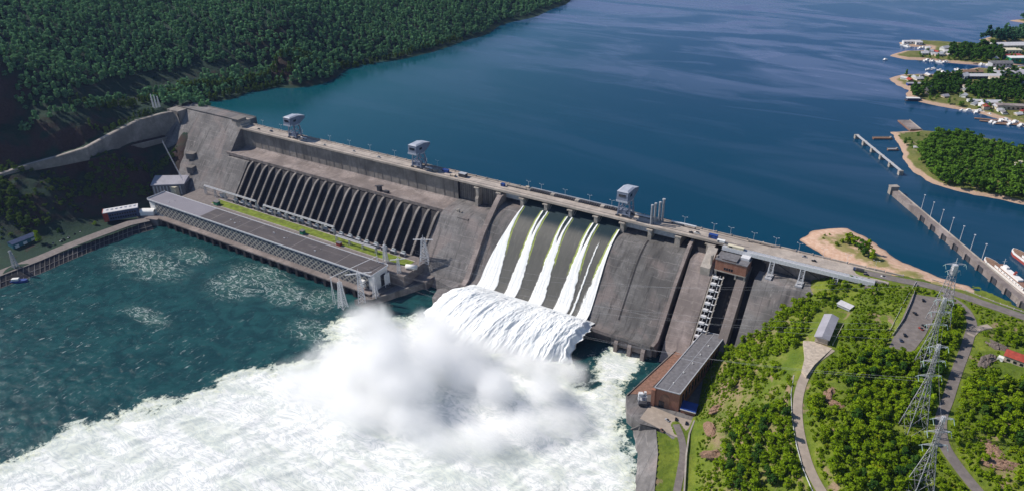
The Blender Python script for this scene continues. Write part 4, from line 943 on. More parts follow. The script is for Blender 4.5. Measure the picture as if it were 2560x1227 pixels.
# embankment: road along the quay and the paved slope with its grid of ribs
Q = [at(a, b, 9.1)[:2] for a, b in ((-140, 748), (0, 690), (100, 652), (170, 622), (260, 588), (330, 563), (375, 553))]
Qb = [at(a, b, 0)[:2] for a, b in ((-140, 775), (0, 722), (100, 686), (170, 655), (260, 617), (330, 590), (385, 575))]
nq = len(Q)
m = MB(); Q2 = [(q[0]-17, q[1]+7) for q in Q]; m.add([(*q, 9.3) for q in Q]+[(*q, 9.3) for q in Q2]+[(*q, 7) for q in Q], [(i, i+1, nq+i+1, nq+i) for i in range(nq-1)]+[(i, 2*nq+i, 2*nq+i+1, i+1) for i in range(nq-1)]); tag(m.build('quay_road', M['asphalt']), kind='structure')
m = MB(); m.add([(*q, 9.0) for q in Q]+[(*q, -1.5) for q in Qb], [(i, i+1, nq+i+1, nq+i) for i in range(nq-1)])
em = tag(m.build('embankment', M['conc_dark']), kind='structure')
m = MB()
for i in range(nq-1):
    a0, a1, b0, b1 = [np.array(k) for k in (Q[i], Q[i+1], Qb[i], Qb[i+1])]; n = max(2, int(np.linalg.norm(a1-a0)/6))
    for k in range(n):
        t = k/n; p, q = a0+(a1-a0)*t, b0+(b1-b0)*t; m.bar((*p, 9.1), (*q, -1.3), .6, .4)
    for s, z in ((0, 9.35), (.5, 3.9), (.86, .1)): p, q = a0+(b0-a0)*s, a1+(b1-a1)*s; m.bar((*p, z), (*q, z), .9 if s == 0 else .45, .5)
m.build('rib', M['conc_wall'], em)
c = at(44, 694, 3.0); t_ = thing('floating_stage', 'dark blue landing boat with a white cabin moored below the left quay', 'boat', (c[0]+5, c[1]-2, .2), .7); m = MB(); m.prism([(-9, -3), (8, -3), (11, 0), (8, 3), (-9, 3)], -.8, 2.2); m.build('hull', M['blue'], t_); m = MB(); m.cbox((-3, 0, 2.2), 8, 4.4, 2.6); m.build('cabin', M['white'], t_)
c = at(40, 668, 9); switch_ = thing('switch_tower', 'grey lattice tower at the edge of the left quay road', 'lattice tower', (c[0], c[1], 9.2)); m = MB(); lattice(m, 24, 6, 1.6, 6, .3); m.build('frame', M['steel'], switch_); m = MB(); m.bar((-6, 0, 21), (6, 0, 21), .5); m.build('cross_arm', M['steel'], switch_)
# walls of the access road
def wall_strip(name, lb, rows, h, w, mat, tops=None):
    P = [at(a, b, z) for a, b, z in rows] if rows else [q-np.array([0, 0, k]) for q, k in tops]; h = h if rows else [k for _, k in tops]; n = len(P)
    if tops:
        w = 8.0; S = []
        for i in range(len(P)):
            tt = P[min(i+1, len(P)-1)]-P[max(i-1, 0)]; nn = np.array([tt[1], -tt[0], 0]); nn /= np.linalg.norm(nn); S.append(P[i]+nn*2.6*np.sign(nn@np.array([1, -.4, 0])))
        P = S
    t_ = thing(name, lb, 'wall', tuple(P[0])); f = sub(t_); m = MB(); vs = []; n = len(P); H = h if isinstance(h, list) else [h]*n
    for k, dz in ((0, 0), (0, 1), (1, 1), (1, 0)):
        for i, p in enumerate(P):
            tt = P[min(i+1, n-1)]-P[max(i-1, 0)]; nn = np.array([tt[1], -tt[0]]); nn /= np.linalg.norm(nn); vs.append((p[0]+nn[0]*w*(.5-k), p[1]+nn[1]*w*(.5-k), p[2]-4+(4+H[i])*dz))
    fs = [(j*n+i, j*n+i+1, ((j+1) % 4)*n+i+1, ((j+1) % 4)*n+i) for i in range(n-1) for j in range(4)]+[(0, n, 2*n, 3*n), (n-1, 2*n-1, 3*n-1, 4*n-1)]
    m.add(vs, fs); f(m, 'face', mat)
    m = MB()
    for i in range(n-1):
        a, b = np.array(P[i]), np.array(P[i+1]); a[2] += H[i]+.15; b[2] += H[i+1]+.15; m.bar(a, b, min(w, 3)+.5, .5)
    f(m, 'coping', M['conc_pale'])
wall_strip('retaining_wall', 'tall curved retaining wall running down from the dam crest along the left slope', None, None, 2.2, M['conc_wall'], WALL_TOP)
wall_strip('terrace_wall', 'low lower terrace wall along the left slope under the tall curved wall', [(430, 345, 66), (330, 372, 66), (240, 398, 67), (120, 432, 65), (0, 462, 62), (-80, 485, 59)], [3, 5, 6, 6, 5, 4], 1.6, M['conc_wall'])
for s in (0, 1, 2):
    c = at(384+s*7, 268-s*2, 113); t_ = thing('mast', ('slim grey mast on the slope behind the left dam end, left of three', 'slim grey mast on the slope behind the left dam end, middle of three', 'slim grey mast on the slope behind the left dam end, right of three')[s], 'mast', (c[0], c[1], 110)); m = MB(); lattice(m, 24-s*3, 2.2, .8, 6, .2); m.build('frame', M['steel_pale'], t_)
# cars helper
def make_car(label, body, loc, rz, group=None, van=False):
    t_ = thing('van' if van else 'car', label, 'van' if van else 'car', loc, rz, group); L = 5.4 if van else 4.6; h = 1.5 if van else .95; m = MB()
    m.ext(-.95, .95, [(-L/2, .4), (-L/2, h-.05), (-L/2+.3, h), (L/2-.2, h), (L/2, h-.2), (L/2, .4)]); o = m.build('body', body, t_)
    m = MB(); c0, c1 = (-L/2+.2, L/2-1.3) if van else (-L/2+.7, L/2-1.4); m.ext(-.82, .82, [(c0, h), (c0+.35, h+.75), (c1-.6, h+.75), (c1, h)]); m.build('cabin', M['window'], t_)
    for sx in (-1, 1):
        for sy in (-1, 1): m = MB(); m.tube((sx*.75, sy*L*.3, .36), (sx*1.0, sy*L*.3, .36), .36, n=10); m.build('wheel', M['tyre'], t_)
    return t_
for k, (a, b, mt, lb) in enumerate(((150, 600, 'white', 'white car parked in the shade nearest the bushy tree on the left quay'), (158, 597, 'black', 'black car parked second from the bushy tree on the left quay'), (170, 592, 'steel_pale', 'silver car parked in the middle of the shaded row on the left quay'), (186, 584, 'black', 'black car parked right of the silver one on the left quay'),
        (120, 612, 'black', 'dark car parked left in the shaded row by the bushy tree'), (132, 607, 'blue_dark', 'dark blue car parked left of the white car on the left quay'), (200, 577, 'white', 'white car parked last in the shaded row on the left quay'))):
    c = at(a, b, 9.4); make_car(lb, M[mt], (c[0]+3, c[1]-1, 9.35), .9, 'cars on the left quay')

# ------------------------------------------------------------------ right bank: quay, brick hall
t_ = thing('river_quay', 'long concrete quay with rust brown deck beside the brick hall', 'quay', (270, -120, 0)); f = sub(t_)
QP = [(252.5, -62), (262, -62), (262, -66), (292, -176), (286, -199), (306, -209), (304, -214), (270, -204), (247, -171), (256, -100)]
qa = [at(a, b, 12)[:2] for a, b in ((1706, 858), (1565, 988), (1568, 1030), (1600, 1058), (1650, 1070), (1700, 1110), (1745, 1050), (1815, 850))]
m = MB(); m.prism(qa, -4, 11.8); f(m, 'wall', M['conc'])
dq = [at(a, b, 12)[:2] for a, b in ((1700, 868), (1574, 984), (1630, 985), (1632, 965), (1735, 872))]
m = MB(); m.prism(dq, 11.6, 12.1); f(m, 'deck', M['rust'])
m = MB(); e0, e1 = at(1706, 858, 12), at(1565, 988, 12); m.bar((e0[0]+.8, e0[1]-.2, 12.3), (e1[0]+.8, e1[1]+.4, 12.3), .8, 1.2); f(m, 'kerb', M['conc_wall'])
dq = [at(a, b, 12)[:2] for a, b in ((1600, 1045), (1625, 1012), (1692, 1040), (1736, 1052), (1712, 1092), (1690, 1092))]
m = MB(); m.prism(dq, 11.5, 12.15); f(m, 'yard', M['road_pale'])
# sloping bank under the quay
B0 = [at(a, b, 12)[:2] for a, b in ((1604, 1060), (1640, 1072), (1645, 1130), (1636, 1227), (1628, 1330))]; B1 = [at(a, b, -.5)[:2] for a, b in ((1572, 1068), (1572, 1072), (1585, 1140), (1580, 1230), (1570, 1340))]
nb = len(B0); m = MB(); m.add([(*p, 11.7) for p in B0]+[(*p, -2) for p in B1], [(i, i+1, nb+i+1, nb+i) for i in range(nb-1)]); tag(m.build('bank_slope', M['conc']), kind='structure')
# brick hall
g0, g1 = at(1631, 1020, 12.1), at(1698, 1040, 12.1); r0 = at(1690, 830, 34); HT = 20.5
bx = np.array(g1[:2])-np.array(g0[:2]); wid = np.linalg.norm(bx); bx /= wid; by = np.array([-bx[1], bx[0]])
rc = [at(a, b, 12.1+HT)[:2] for a, b in ((1637, 968), (1700, 985), (1813, 840), (1758, 828))]
bh = thing('brick_hall', 'long brick hall with dark flat roof and tall gable arch on the right quay', 'building', (float(np.mean([q[0] for q in rc])), float(np.mean([q[1] for q in rc])), 12)); f = sub(bh)
def inset(P, s):
    c = np.mean(P, 0); return [tuple(c+(np.array(p)-c)*s) for p in P]
m = MB(); W_ = inset(rc, .985); m.prism(W_, 3, 12.1+HT-.8); f(m, 'wall', M['brick'])
m = MB(); m.prism(rc, 12.1+HT-.79, 12.1+HT); rr = f(m, 'roof', M['roof_grey'])
m = MB()
for a, b in zip(rc, rc[1:]+rc[:1]): m.bar((*a, 12.1+HT+.1), (*b, 12.1+HT+.1), .8, .9)
ma, mb_ = (np.array(rc[0])+rc[1])/2, (np.array(rc[3])+rc[2])/2; m.bar((*ma, 12.1+HT+.05), (*mb_, 12.1+HT+.05), .35, .2); ma, mb_ = (np.array(rc[0])+rc[3])/2, (np.array(rc[1])+rc[2])/2; m.bar((*ma, 12.1+HT+.06), (*mb_, 12.1+HT+.06), .35, .2)
f(m, 'roof_edge', M['steel'])
for k, (s, q) in enumerate(((.12, .5), (.3, .55), (.46, .6), (.62, .62), (.78, .66))):
    p = (np.array(rc[0])*(1-s)+np.array(rc[3])*s)*(1-q)+(np.array(rc[1])*(1-s)+np.array(rc[2])*s)*q; m = MB(); m.cbox((*p, 12.1+HT+.01), 1.0, 1.0, 1.1); f(m, 'roof_vent', M['white'])
gd = np.array(W_[1])-np.array(W_[0]); gl = np.linalg.norm(gd); gd /= gl; gn = np.array([gd[1], -gd[0]]); grz = math.atan2(gd[1], gd[0])
p = np.array(W_[0])+gd*gl*.42+gn*.12; m = MB()
arch = [(-4.2, 0), (4.2, 0), (4.2, 11)]+[(4.2*math.cos(a), 11+4.2*math.sin(a)) for a in (.5, 1.05, 1.57, 2.1, 2.64)]+[(-4.2, 11)]
n = len(arch); m.add([(p[0]+gd[0]*x+gn[0]*k, p[1]+gd[1]*x+gn[1]*k, 12.16+z) for k in (-.3, .12) for x, z in arch], [tuple(range(n, 2*n))]+[(i, (i+1) % n, n+(i+1) % n, n+i) for i in range(n)]); f(m, 'arch', M['rust'])
m = MB(); p = np.array(W_[0])+gd*gl*.3+gn*.3; m.cbox((*p, 12.17), 5, .5, 7, grz); f(m, 'door', M['window'])
m = MB(); p = np.array(W_[0])-gd*1.0+gn*.5; m.cbox((*p, 12.17), 3.4, 3.4, HT-2, grz); f(m, 'corner_pier', M['brick'])
# long shaded side: windows
sdv = np.array(W_[2])-np.array(W_[1]); sl_ = np.linalg.norm(sdv); sdv /= sl_; sn = np.array([sdv[1], -sdv[0]]); srz = math.atan2(sdv[1], sdv[0])
for k in range(14): p = np.array(W_[1])+sdv*(8+k*(sl_-14)/13)+sn*.08; m = MB(); m.cbox((*p, 18), 3.2, .4, 9, srz); f(m, 'window', M['window'])
sdv2 = np.array(W_[3])-np.array(W_[0]); s2 = np.linalg.norm(sdv2); sdv2 /= s2; sn2 = np.array([-sdv2[1], sdv2[0]])
for k in range(14): p = np.array(W_[0])+sdv2*(8+k*(s2-14)/13)+sn2*.08; m = MB(); m.cbox((*p, 18), 3.2, .4, 9, math.atan2(sdv2[1], sdv2[0])); f(m, 'window', M['window'])
c = at(1720, 1020, 15); t_ = thing('lean_to', 'brick lean to with bright blue roof beside the brick hall gable', 'shed', (c[0]+1, c[1], 12), grz); m = MB(); m.cbox((0, 0, 0), 13, 9, 4.5); m.build('wall', M['brick'], t_); m = MB(); m.add([(-7, -5.4, 4.4), (7, -5.4, 4.4), (7, 5.4, 6.4), (-7, 5.4, 6.4), (-7, -5.4, 4.8), (7, -5.4, 4.8), (7, 5.4, 6.8), (-7, 5.4, 6.8)], [(3, 2, 1, 0), (4, 5, 6, 7), (0, 1, 5, 4), (1, 2, 6, 5), (2, 3, 7, 6), (3, 0, 4, 7)]); m.build('roof', M['blue'], t_); m = MB(); m.cbox((0, -5.55, 4.1), 14.2, .3, .8); m.build('fascia', M['white'], t_)
c = at(1605, 1005, 12.1); t_ = thing('quay_hoist', 'grey steel hoist frame with machinery at the corner of the river quay', 'hoist', tuple(c), .5)
m = MB()
for sx in (-4, 4):
    for sy in (-2.4, 2.4): m.bar((sx, sy, 0), (sx*.7, sy, 8), .6)
for z in (4, 8): m.cbox((0, 0, z), 8, 5.4, .5)
m.build('frame', M['steel'], t_); m = MB(); m.cbox((-1.6, 0, 8.5), 4, 3.4, 2.6); m.cbox((2.4, .4, 8.5), 2, 2, 3.6); m.build('machinery', M['steel_pale'], t_); m = MB(); m.cbox((0, -4.6, .8), 7, 3, 3); m.build('cabin', M['steel_dark'], t_)
for k, (a, b, mt, lb, r) in enumerate(((1690, 1048, 'black', 'black car standing in front of the brick hall gable', .3), (1716, 1058, 'black', 'black car at the corner of the blue roofed lean to', .2), (1668, 1050, 'steel', 'grey car on the pale yard left of the black car', 1.2), (1655, 1075, 'rust', 'brown car at the lower edge of the pale yard', .8))):
    c = at(a, b, 12.2); make_car(lb, M[mt], (c[0], c[1], 12.2), r, 'cars at the brick hall')
wall_strip('flood_wall', 'thin pale flood wall along the foot of the right hill', [(1735, 1056, 11.2), (1722, 1090, 11.2), (1715, 1140, 11.2), (1710, 1227, 11.2), (1704, 1320, 11.2)], 2.6, .8, M['conc_pale'])
# ------------------------------------------------------------------ things on the right hill
sh = [at(a, b, 92)[:2] for a, b in ((2037, 838), (2062, 783), (2098, 788), (2072, 848))]; cc = np.mean(sh, 0); d_ = np.array(sh[1])-sh[0]; e_ = np.array(sh[3])-sh[0]
rz = math.atan2(d_[1], d_[0]); L = np.linalg.norm(d_); Wd = np.linalg.norm(e_)
t_ = thing('shed', 'grey roofed shed with an open lean side at the top of the hill road', 'shed', (cc[0], cc[1], 85.3), rz)
m = MB(); m.cbox((0, 0, 0), L-1, Wd-1, 5.4); m.build('wall', M['beige'], t_); m = MB(); m.gable((0, 0, 0), L, Wd, 5.4, 2.2, 0, .6); m.build('roof', M['roof_lilac'], t_); m = MB(); m.cbox((-L*.25, -Wd*.5+.2, 0), 3, .5, 3.4); m.build('door', M['steel_dark'], t_)
c = at(2112, 768, 90.2); zz = float(right_h(np.array([c[0]]), np.array([c[1]]))[0]); t_ = thing('metal_roof_store', 'low store with bright metal roof on the grass under the dam road', 'shed', (c[0], c[1], zz-.2), -.35); m = MB(); m.cbox((0, 0, 0), 12, 6, 2.6); m.build('wall', M['steel'], t_); m = MB(); m.add([(-6.6, -3.6, 2.5), (6.6, -3.6, 2.5), (6.6, 3.6, 3.5), (-6.6, 3.6, 3.5), (-6.6, -3.6, 2.8), (6.6, -3.6, 2.8), (6.6, 3.6, 3.8), (-6.6, 3.6, 3.8)], [(3, 2, 1, 0), (4, 5, 6, 7), (0, 1, 5, 4), (1, 2, 6, 5), (2, 3, 7, 6), (3, 0, 4, 7)]); m.build('roof', M['roof_pale'], t_)
def on_hill(a, b, z=95):
    for _ in range(8): c = at(a, b, z); z = .5*z+.5*float(right_h(np.array([c[0]]), np.array([c[1]]))[0])
    return c[0], c[1], float(right_h(np.array([c[0]]), np.array([c[1]]))[0])
def fence(lb, rows, h, mat, w=.35, gap=5.0):
    P = [on_hill(*q) for q in rows]; t_ = thing('fence', lb, 'fence', P[0]); f = sub(t_); m = MB(); pm = MB()
    for a, b in zip(P[:-1], P[1:]):
        a, b = np.array(a), np.array(b); n = max(1, int(np.linalg.norm(b-a)/gap))
        for k in range(n):
            p, q = a+(b-a)*k/n, a+(b-a)*(k+1)/n; m.bar(p+[0, 0, h*.5], q+[0, 0, h*.5], w*.5, h*.75); pm.bar(p-[0, 0, .6], p+[0, 0, h], w)
    f(m, 'panel', mat); o = f(pm, 'post', M['steel_pale']); o['kind'] = 'stuff'
fence('pale concrete fence left of the car park', [(2292, 712), (2278, 755), (2258, 800), (2232, 838), (2230, 840)], 2.4, M['conc_pale'])
fence('thin fence in the grass further left of the car park', [(2290, 706), (2262, 752), (2238, 800), (2222, 832)], 1.6, M['steel_pale'], .25)
fence('pale safety fence along the outer edge of the curved hill road', [(1984, 940), (1977, 985), (1980, 1050), (1990, 1110), (2006, 1170), (2030, 1227), (2060, 1280)], 1.5, M['steel_pale'], .4)
fence('guard fence between the crest road and the reservoir shore', [(2330, 700), (2400, 722), (2450, 742), (2500, 760), (2570, 785)], 1.3, M['conc_pale'], .5)
fence('yellowish board fence right of the grey roofed shed', [(2082, 862), (2108, 812)], 2.2, M['cream'], .4)
for k, (a, b, mt, lb, r) in enumerate(((2302, 822, 'red', 'red car parked in the car park by the tree belt', .9), (2310, 815, 'black', 'black car parked right beside the red car', .9), (2308, 751, 'black', 'dark car alone at the top of the car park', .2), (2287, 784, 'black', 'dark car in the middle of the car park', .7), (2262, 838, 'black', 'dark car at the lower left of the car park', .3), (2252, 851, 'blue_dark', 'dark blue car at the bottom edge of the car park', .3))):
    c = at(a, b, 103.4); make_car(lb, M[mt], (c[0], c[1], 103.3), r, 'cars in the car park')
# transmission pylons
def pylon(base, z0, h, wd, lb, big=False, rz=.5, waist=.62):
    t_ = thing('pylon', lb, 'pylon', (base[0], base[1], z0), rz, 'transmission pylons on the right hill')
    m = MB(); wz = h*waist
    lv = [(0, wd)]+[(wz*t, wd+(2.6-wd)*t) for t in (.24, .46, .66, .84, 1.0)]+[(wz+(h-wz)*t, 2.6-1.2*t) for t in (.2, .4, .6, .8, 1.0)]
    if big: lv = [(h*t, wd+(3.0-wd)*(1-(1-t)**1.3)) for t in (0, .14, .28, .40, .51, .61, .70, .78, .86, .93, 1.0)]
    for (za, ba), (ze, be) in zip(lv[:-1], lv[1:]):
        a, e = ba/2, be/2; A = [(-a, -a), (a, -a), (a, a), (-a, a)]; B = [(-e, -e), (e, -e), (e, e), (-e, e)]; lw = .42 if za < wz else .3
        for j in range(4): i = (j+1) % 4; m.bar((*A[j], za), (*B[j], ze), lw); m.bar((*A[j], za), (*B[i], ze), .13); m.bar((*A[i], za), (*B[j], ze), .13); m.bar((*B[j], ze), (*B[i], ze), .15)
        m.build('frame', M['pylon'], t_)
    for q, L in ((.97, 6), (.82, 7), (.66, 7.5)) if not big else ((1.0, 8), (.9, 5)):
        m = MB()
        for s in (-1, 1): m.bar((0, .7, h*q), (s*L, 0, h*q+.4), .2); m.bar((0, -.7, h*q), (s*L, 0, h*q+.4), .2); m.bar((0, 0, h*q+2.2), (s*L, 0, h*q+.5), .16)
        a_ = m.build('cross_arm', M['pylon'], t_)
        for s in (-1, 1): m = MB(); m.tube((s*L, 0, h*q+.2), (s*L, 2.6, h*q-2.6), .18, .18, 6); m.tube((s*L, 0, h*q+.2), (s*L, -2.6, h*q-2.6), .18, .18, 6); m.build('insulator', M['insul'], a_)
    if big:
        m = MB(); m.cbox((0, 0, h-9), 2.6, 3.6, 9); m.build('head_box', M['steel_pale'], t_); m = MB(); m.bar((0, 0, h), (0, 0, h+6), .35); m.build('spike', M['steel_pale'], t_)
    return t_
PYL = [((474.7, -52.4), 103, 57, 14, 'tallest pylon, with a box like head, standing by the car park', True), ((471.7, -124), 96.5, 70, 13, 'second pylon from the dam, rising out of the leafy slope', False),
       ((473.5, -196), 94.5, 76, 14, 'third pylon from the dam, with both feet on bare ground', False), ((484, -254), 91, 67, 14, 'nearest pylon, cut by the lower picture edge', False)]
for b, z0, h, wd, lb, big in PYL: pylon(b, z0, h, wd, lb, big)
def cable(lb, a, b, sag, r=.03, n=14, group='power lines'):
    a, b = np.array(a, float), np.array(b, float); P = [a+(b-a)*k/n-np.array([0, 0, sag*4*(k/n)*(1-k/n)]) for k in range(n+1)]; m = MB()
    for p, q in zip(P[:-1], P[1:]): m.bar(p, q, r*2)
    t_ = m.build('power_line', M['steel']); return tag(t_, lb, 'cable', group)
ends = [((-78, -134, 42), (473, -110, 136)), ((-84, -150, 44), (470, -124, 138)), ((-92, -128, 44), (476, -52, 150)), ((-70, -92, 44), (474, -60, 146)), ((-66, -90, 40), (470, -124, 128)), ((-90, -155, 40), (472, -196, 142)), ((-88, -146, 42), (474, -190, 136))]
for k, (a, b) in enumerate(ends): cable('thin power line strung from the hall switch towers across to the hill pylons', a, b, 22+k)
for k in range(3): cable('power line running between neighbouring pylons down the right hill', (PYL[k][0][0]+3, PYL[k][0][1], PYL[k][1]+PYL[k][2]*.8), (PYL[k+1][0][0]+3, PYL[k+1][0][1], PYL[k+1][1]+PYL[k+1][2]*.8), 3, .03, 8, 'pylon lines')
for k in range(4): cable('pale cable slanting down the left slope to the annex', (-585+k*3, -62-k*2, 82), (-530+k*3, -78-k*2, 34), 1, .12, 6, 'cables on the left slope')
# house at the right edge and rock outcrops
c = on_hill(2545, 905, 104); t_ = thing('red_roof_house', 'white walled house with rusty red roof at the right picture edge', 'house', (c[0], c[1], c[2]-.4), -.2)
m = MB(); m.cbox((0, 0, 0), 18, 10, 5.4); m.build('wall', M['beige'], t_); m = MB(); m.gable((0, 0, 0), 18, 10, 5.4, 3, 0, .8); m.build('roof', M['red'], t_)
for k in range(3): m = MB(); m.cbox((-6+k*4.4, -5.05, 1.4), 2.2, .3, 2); m.build('window', M['window'], t_)
m = MB(); m.cbox((-11, -3, 0), 4, 8, .5); m.cbox((-11, -6.5, .5), 4, .4, 2.4); m.build('porch', M['white'], t_)
def rock(px, py, r, lb, sq=.6, seed=0, mat='rock'):
    c = on_hill(px, py); n1 = 22; n2 = 12; V = []; F = []
    th, phi = np.meshgrid(np.linspace(0, 2*np.pi, n1, endpoint=False), np.linspace(.02, np.pi*.62, n2))
    rr = 1+.55*(fbm(np.cos(th)*1.4+3+seed, phi*1.6+np.sin(th)*1.4+seed*1.7, 80+seed, 4)-.5)*2; rr = np.round(rr*7)/7*.6+rr*.4
    x = r*rr*np.sin(phi)*np.cos(th); y = r*rr*np.sin(phi)*np.sin(th)*.8; z = r*sq*rr*np.cos(phi); m = MB()
    m.add(np.stack([x, y, z], -1).reshape(-1, 3), [(i*n1+j, i*n1+(j+1) % n1, (i+1)*n1+(j+1) % n1, (i+1)*n1+j) for i in range(n2-1) for j in range(n1)]+[tuple(range(n1))])
    o = m.build('rock', M[mat]); o.location = (c[0], c[1], c[2]-r*.12); o.rotation_euler = (0, 0, seed*1.3); o.scale = (1.35, .8, .8); return tag(o, lb, 'rock', 'rocky outcrops on the right hill')
def rock_mat(nm, a, b):
    t = NT(nm); n = t.noise((1, 1, 1), .35, 6, .65); n2 = t.noise((1, 1, 2.5), 1.1, 5, .7); t.bump(n2, 1.0, .8); return t.set(t.mix(t.mr(n2, .35, .7), t.mix(n, a, b), tuple(k*.5 for k in a)), .95)
M['rock'] = rock_mat('rock', (.17, .14, .125), (.26, .21, .185)); M['rock_red'] = rock_mat('red_rock', (.30, .17, .11), (.42, .29, .21))
rock(2468, 905, 8.5, 'big grey boulder outcrop left of the red roofed house', .62, 1); rock(2492, 868, 7.5, 'grey boulder outcrop just behind the big grey one', .7, 2); rock(2462, 985, 5, 'low grey rock beside the side track under the boulders', .4, 3)
rock(2478, 1120, 9, 'red brown bank of earth below the right hand wood', .35, 4, 'rock_red'); rock(2510, 1160, 9, 'red brown bank of earth at the right edge, lower down', .35, 5, 'rock_red')
rock(2075, 985, 7, 'pale pink rock face beside the hill road bend', .55, 6, 'rock_red'); rock(2095, 1012, 5, 'small pink rock right of the one at the road bend', .6, 7, 'rock_red')
rock(1795, 1020, 7, 'pink rock on the cliff above the blue roofed lean to', .6, 8, 'rock_red'); rock(1782, 1075, 8, 'pink cliff rock above the flood wall', .6, 9, 'rock_red'); rock(1790, 1135, 8, 'pink cliff rock lowest above the riverside road', .6, 10, 'rock_red');
# ------------------------------------------------------------------ crest cranes
def make_crane(label):
    t_ = thing('gantry_crane', label, 'gantry crane', (0, 0, 102.7), 0, 'gantry cranes on the dam crest')
    def bx(n, mat, *b):
        m = MB()
        for q in b: m.box(*q)
        return m.build(n, mat, t_)
    for sx in (-1, 1):
        for sy in (-1, 1):
            m = MB(); m.bar((sx*7.2, 8+sy*5.6, 2), (sx*5.6, 8+sy*4.4, 21), 1.3, 1.5); m.build('leg', M['crane'], t_)
            bx('bogie', M['steel_dark'], (sx*7.2-2.4, sx*7.2+2.4, 8+sy*5.6-.7, 8+sy*5.6+.7, .17, 1.9))
    m = MB()
    for sy in (-1, 1): m.bar((-7, 8+sy*5.4, 3.5), (7, 8+sy*5.4, 3.5), 1.0); m.bar((-6.4, 8+sy*5, 11), (6.4, 8+sy*5, 11), .8); m.bar((-6.6, 8+sy*5, 4), (5.8, 8+sy*4.6, 20), .5); m.bar((6.6, 8+sy*5, 4), (-5.8, 8+sy*4.6, 20), .5)
    for sx in (-1, 1): m.bar((sx*6.6, 3, 10), (sx*6.6, 13, 10), .8)
    m.build('brace', M['crane'], t_)
    bx('sill_house', M['crane'], (-6.4, 2, 3.2, 12.6, 2.6, 7))
    m = MB(); m.ext(-6.5, 6.5, [(-4, 21), (-4.4, 23), (-3.2, 33), (13, 33), (25, 29.6), (25, 26.6), (14, 21)]); body = m.build('cabin', M['crane'], t_)
    m = MB(); m.box(-6.9, 6.9, -4.9, 0, 21.2, 23.2); m.box(-6.6, 6.6, 5, 13, 19.6, 20.99); m.build('apron', M['crane_roof'], t_)
    m = MB(); m.add([(-6.9, -3.6, 33.05), (6.9, -3.6, 33.05), (6.9, 13.2, 33.05), (-6.9, 13.2, 33.05), (-4.5, -1, 34.4), (4.5, -1, 34.4), (4.5, 13, 34.4), (-4.5, 13, 34.4)], [(0, 1, 5, 4), (1, 2, 6, 5), (2, 3, 7, 6), (3, 0, 4, 7), (4, 5, 6, 7)]); m.add([(-6.8, 13.3, 33.1), (6.8, 13.3, 33.1), (6.8, 25.2, 29.8), (-6.8, 25.2, 29.8), (-6.8, 13.3, 33.5), (6.8, 13.3, 33.5), (6.8, 25.2, 30.2), (-6.8, 25.2, 30.2)], [(3, 2, 1, 0), (4, 5, 6, 7), (0, 1, 5, 4), (1, 2, 6, 5), (2, 3, 7, 6), (3, 0, 4, 7)])
    m.build('roof', M['crane_roof'], t_)
    m = MB(); m.add([(-4, -4.02, 27.6), (4, -4.02, 27.6), (4, -3.72, 30.2), (-4, -3.72, 30.2)], [(0, 1, 2, 3)])
    m.box(-4, 4, -4.4, -3.9, 27.6, 29.6); m.box(-6.62, -6.51, 3, 8, 26, 29); m.box(6.51, 6.62, 3, 8, 26, 29); m.build('window', M['window'], t_)
    m = MB(); m.bar((4.6, 14, 21), (4.6, 18, 8), .3); m.tube((4.6, 18, 4), (4.6, 18, 9), .5); m.build('hook', M['steel_pale'], t_)
    return t_
cr = make_crane('grey gantry crane on the crest, leftmost, above the first penstocks'); cr.location = (-361, 0, 102.7); cr.scale = (1, 1, .98)
dup(cr, (-131, 0, 102.7), label='grey gantry crane on the crest, middle one, above the last penstocks'); dup(cr, (161, 0, 102.7), label='grey gantry crane on the crest, right hand one, above the end of the open spillway')
# four upright steel cylinders
for k, (dx, dy, h) in enumerate(((0, 1.5, 22), (2.2, 5.5, 23), (5.2, 10.5, 23), (8, 13.5, 26))):
    t_ = thing('steel_column', ('first and lowest of the four upright grey cylinders on the crest', 'second of the four upright grey cylinders on the crest', 'third of the four upright grey cylinders on the crest', 'last and tallest of the four upright grey cylinders, with a capped top')[k], 'column', (194+dx, dy, 102.7), 0, 'upright cylinders on the crest')
    m = MB(); m.tube((0, 0, 0), (0, 0, h), 1.25, n=12); m.build('shaft', M['column'], t_, False); m = MB(); m.tube((0, 0, h), (0, 0, h+1.2), 1.7 if k == 3 else 1.35, n=12); m.build('cap', M['steel'], t_)
# objects along the crest road
def crate(x, y, sx, sy, h, mat, name, lb, cat, roof=None):
    t_ = thing(name, lb, cat, (x, y, 102.71)); m = MB(); m.cbox((0, 0, .2), sx, sy, h); m.build('body', M[mat], t_); m = MB(); m.cbox((0, 0, h+.2), sx+.3, sy+.3, .25); m.build('lid' if cat != 'cabin' else 'roof', M[roof or mat], t_)
    m = MB(); m.cbox((-sx*.3, -sy/2-.05, .8), sx*.2, .15, h*.6); m.build('door', M['steel_dark'], t_); return t_
crate(-90, 10, 9, 4, 3.4, 'blue', 'container', 'bright blue container on the crest right of the middle crane', 'container')
crate(-104, 6, 8, 5, 2.4, 'conc_pale', 'container', 'pale flat container on the crest at the middle crane shadow', 'container')
crate(-62, 9, 10, 6, 4.4, 'steel_dark', 'machine_house', 'dark machinery house on the crest left of the spillway', 'cabin', 'steel')
crate(-74, 4, 7, 4, 2.0, 'beige', 'container', 'beige pallet stack on the crest before the machinery house', 'container')
crate(-2, 9, 5, 3.4, 3.0, 'blue', 'container', 'small blue cabin on the crest where the spillway begins', 'container')
crate(262, 4, 9, 4, 3.6, 'blue', 'container', 'dark blue container on the crest above the brick hoist house', 'container')
crate(272, -1.2, 8, 3.4, 2.4, 'white', 'container', 'white cabin beside the dark blue container on the crest', 'container')
crate(289, -6.6, 16, 3.4, 2.2, 'cream', 'container', 'long cream trailer on the roadway above the brick hoist house', 'trailer')
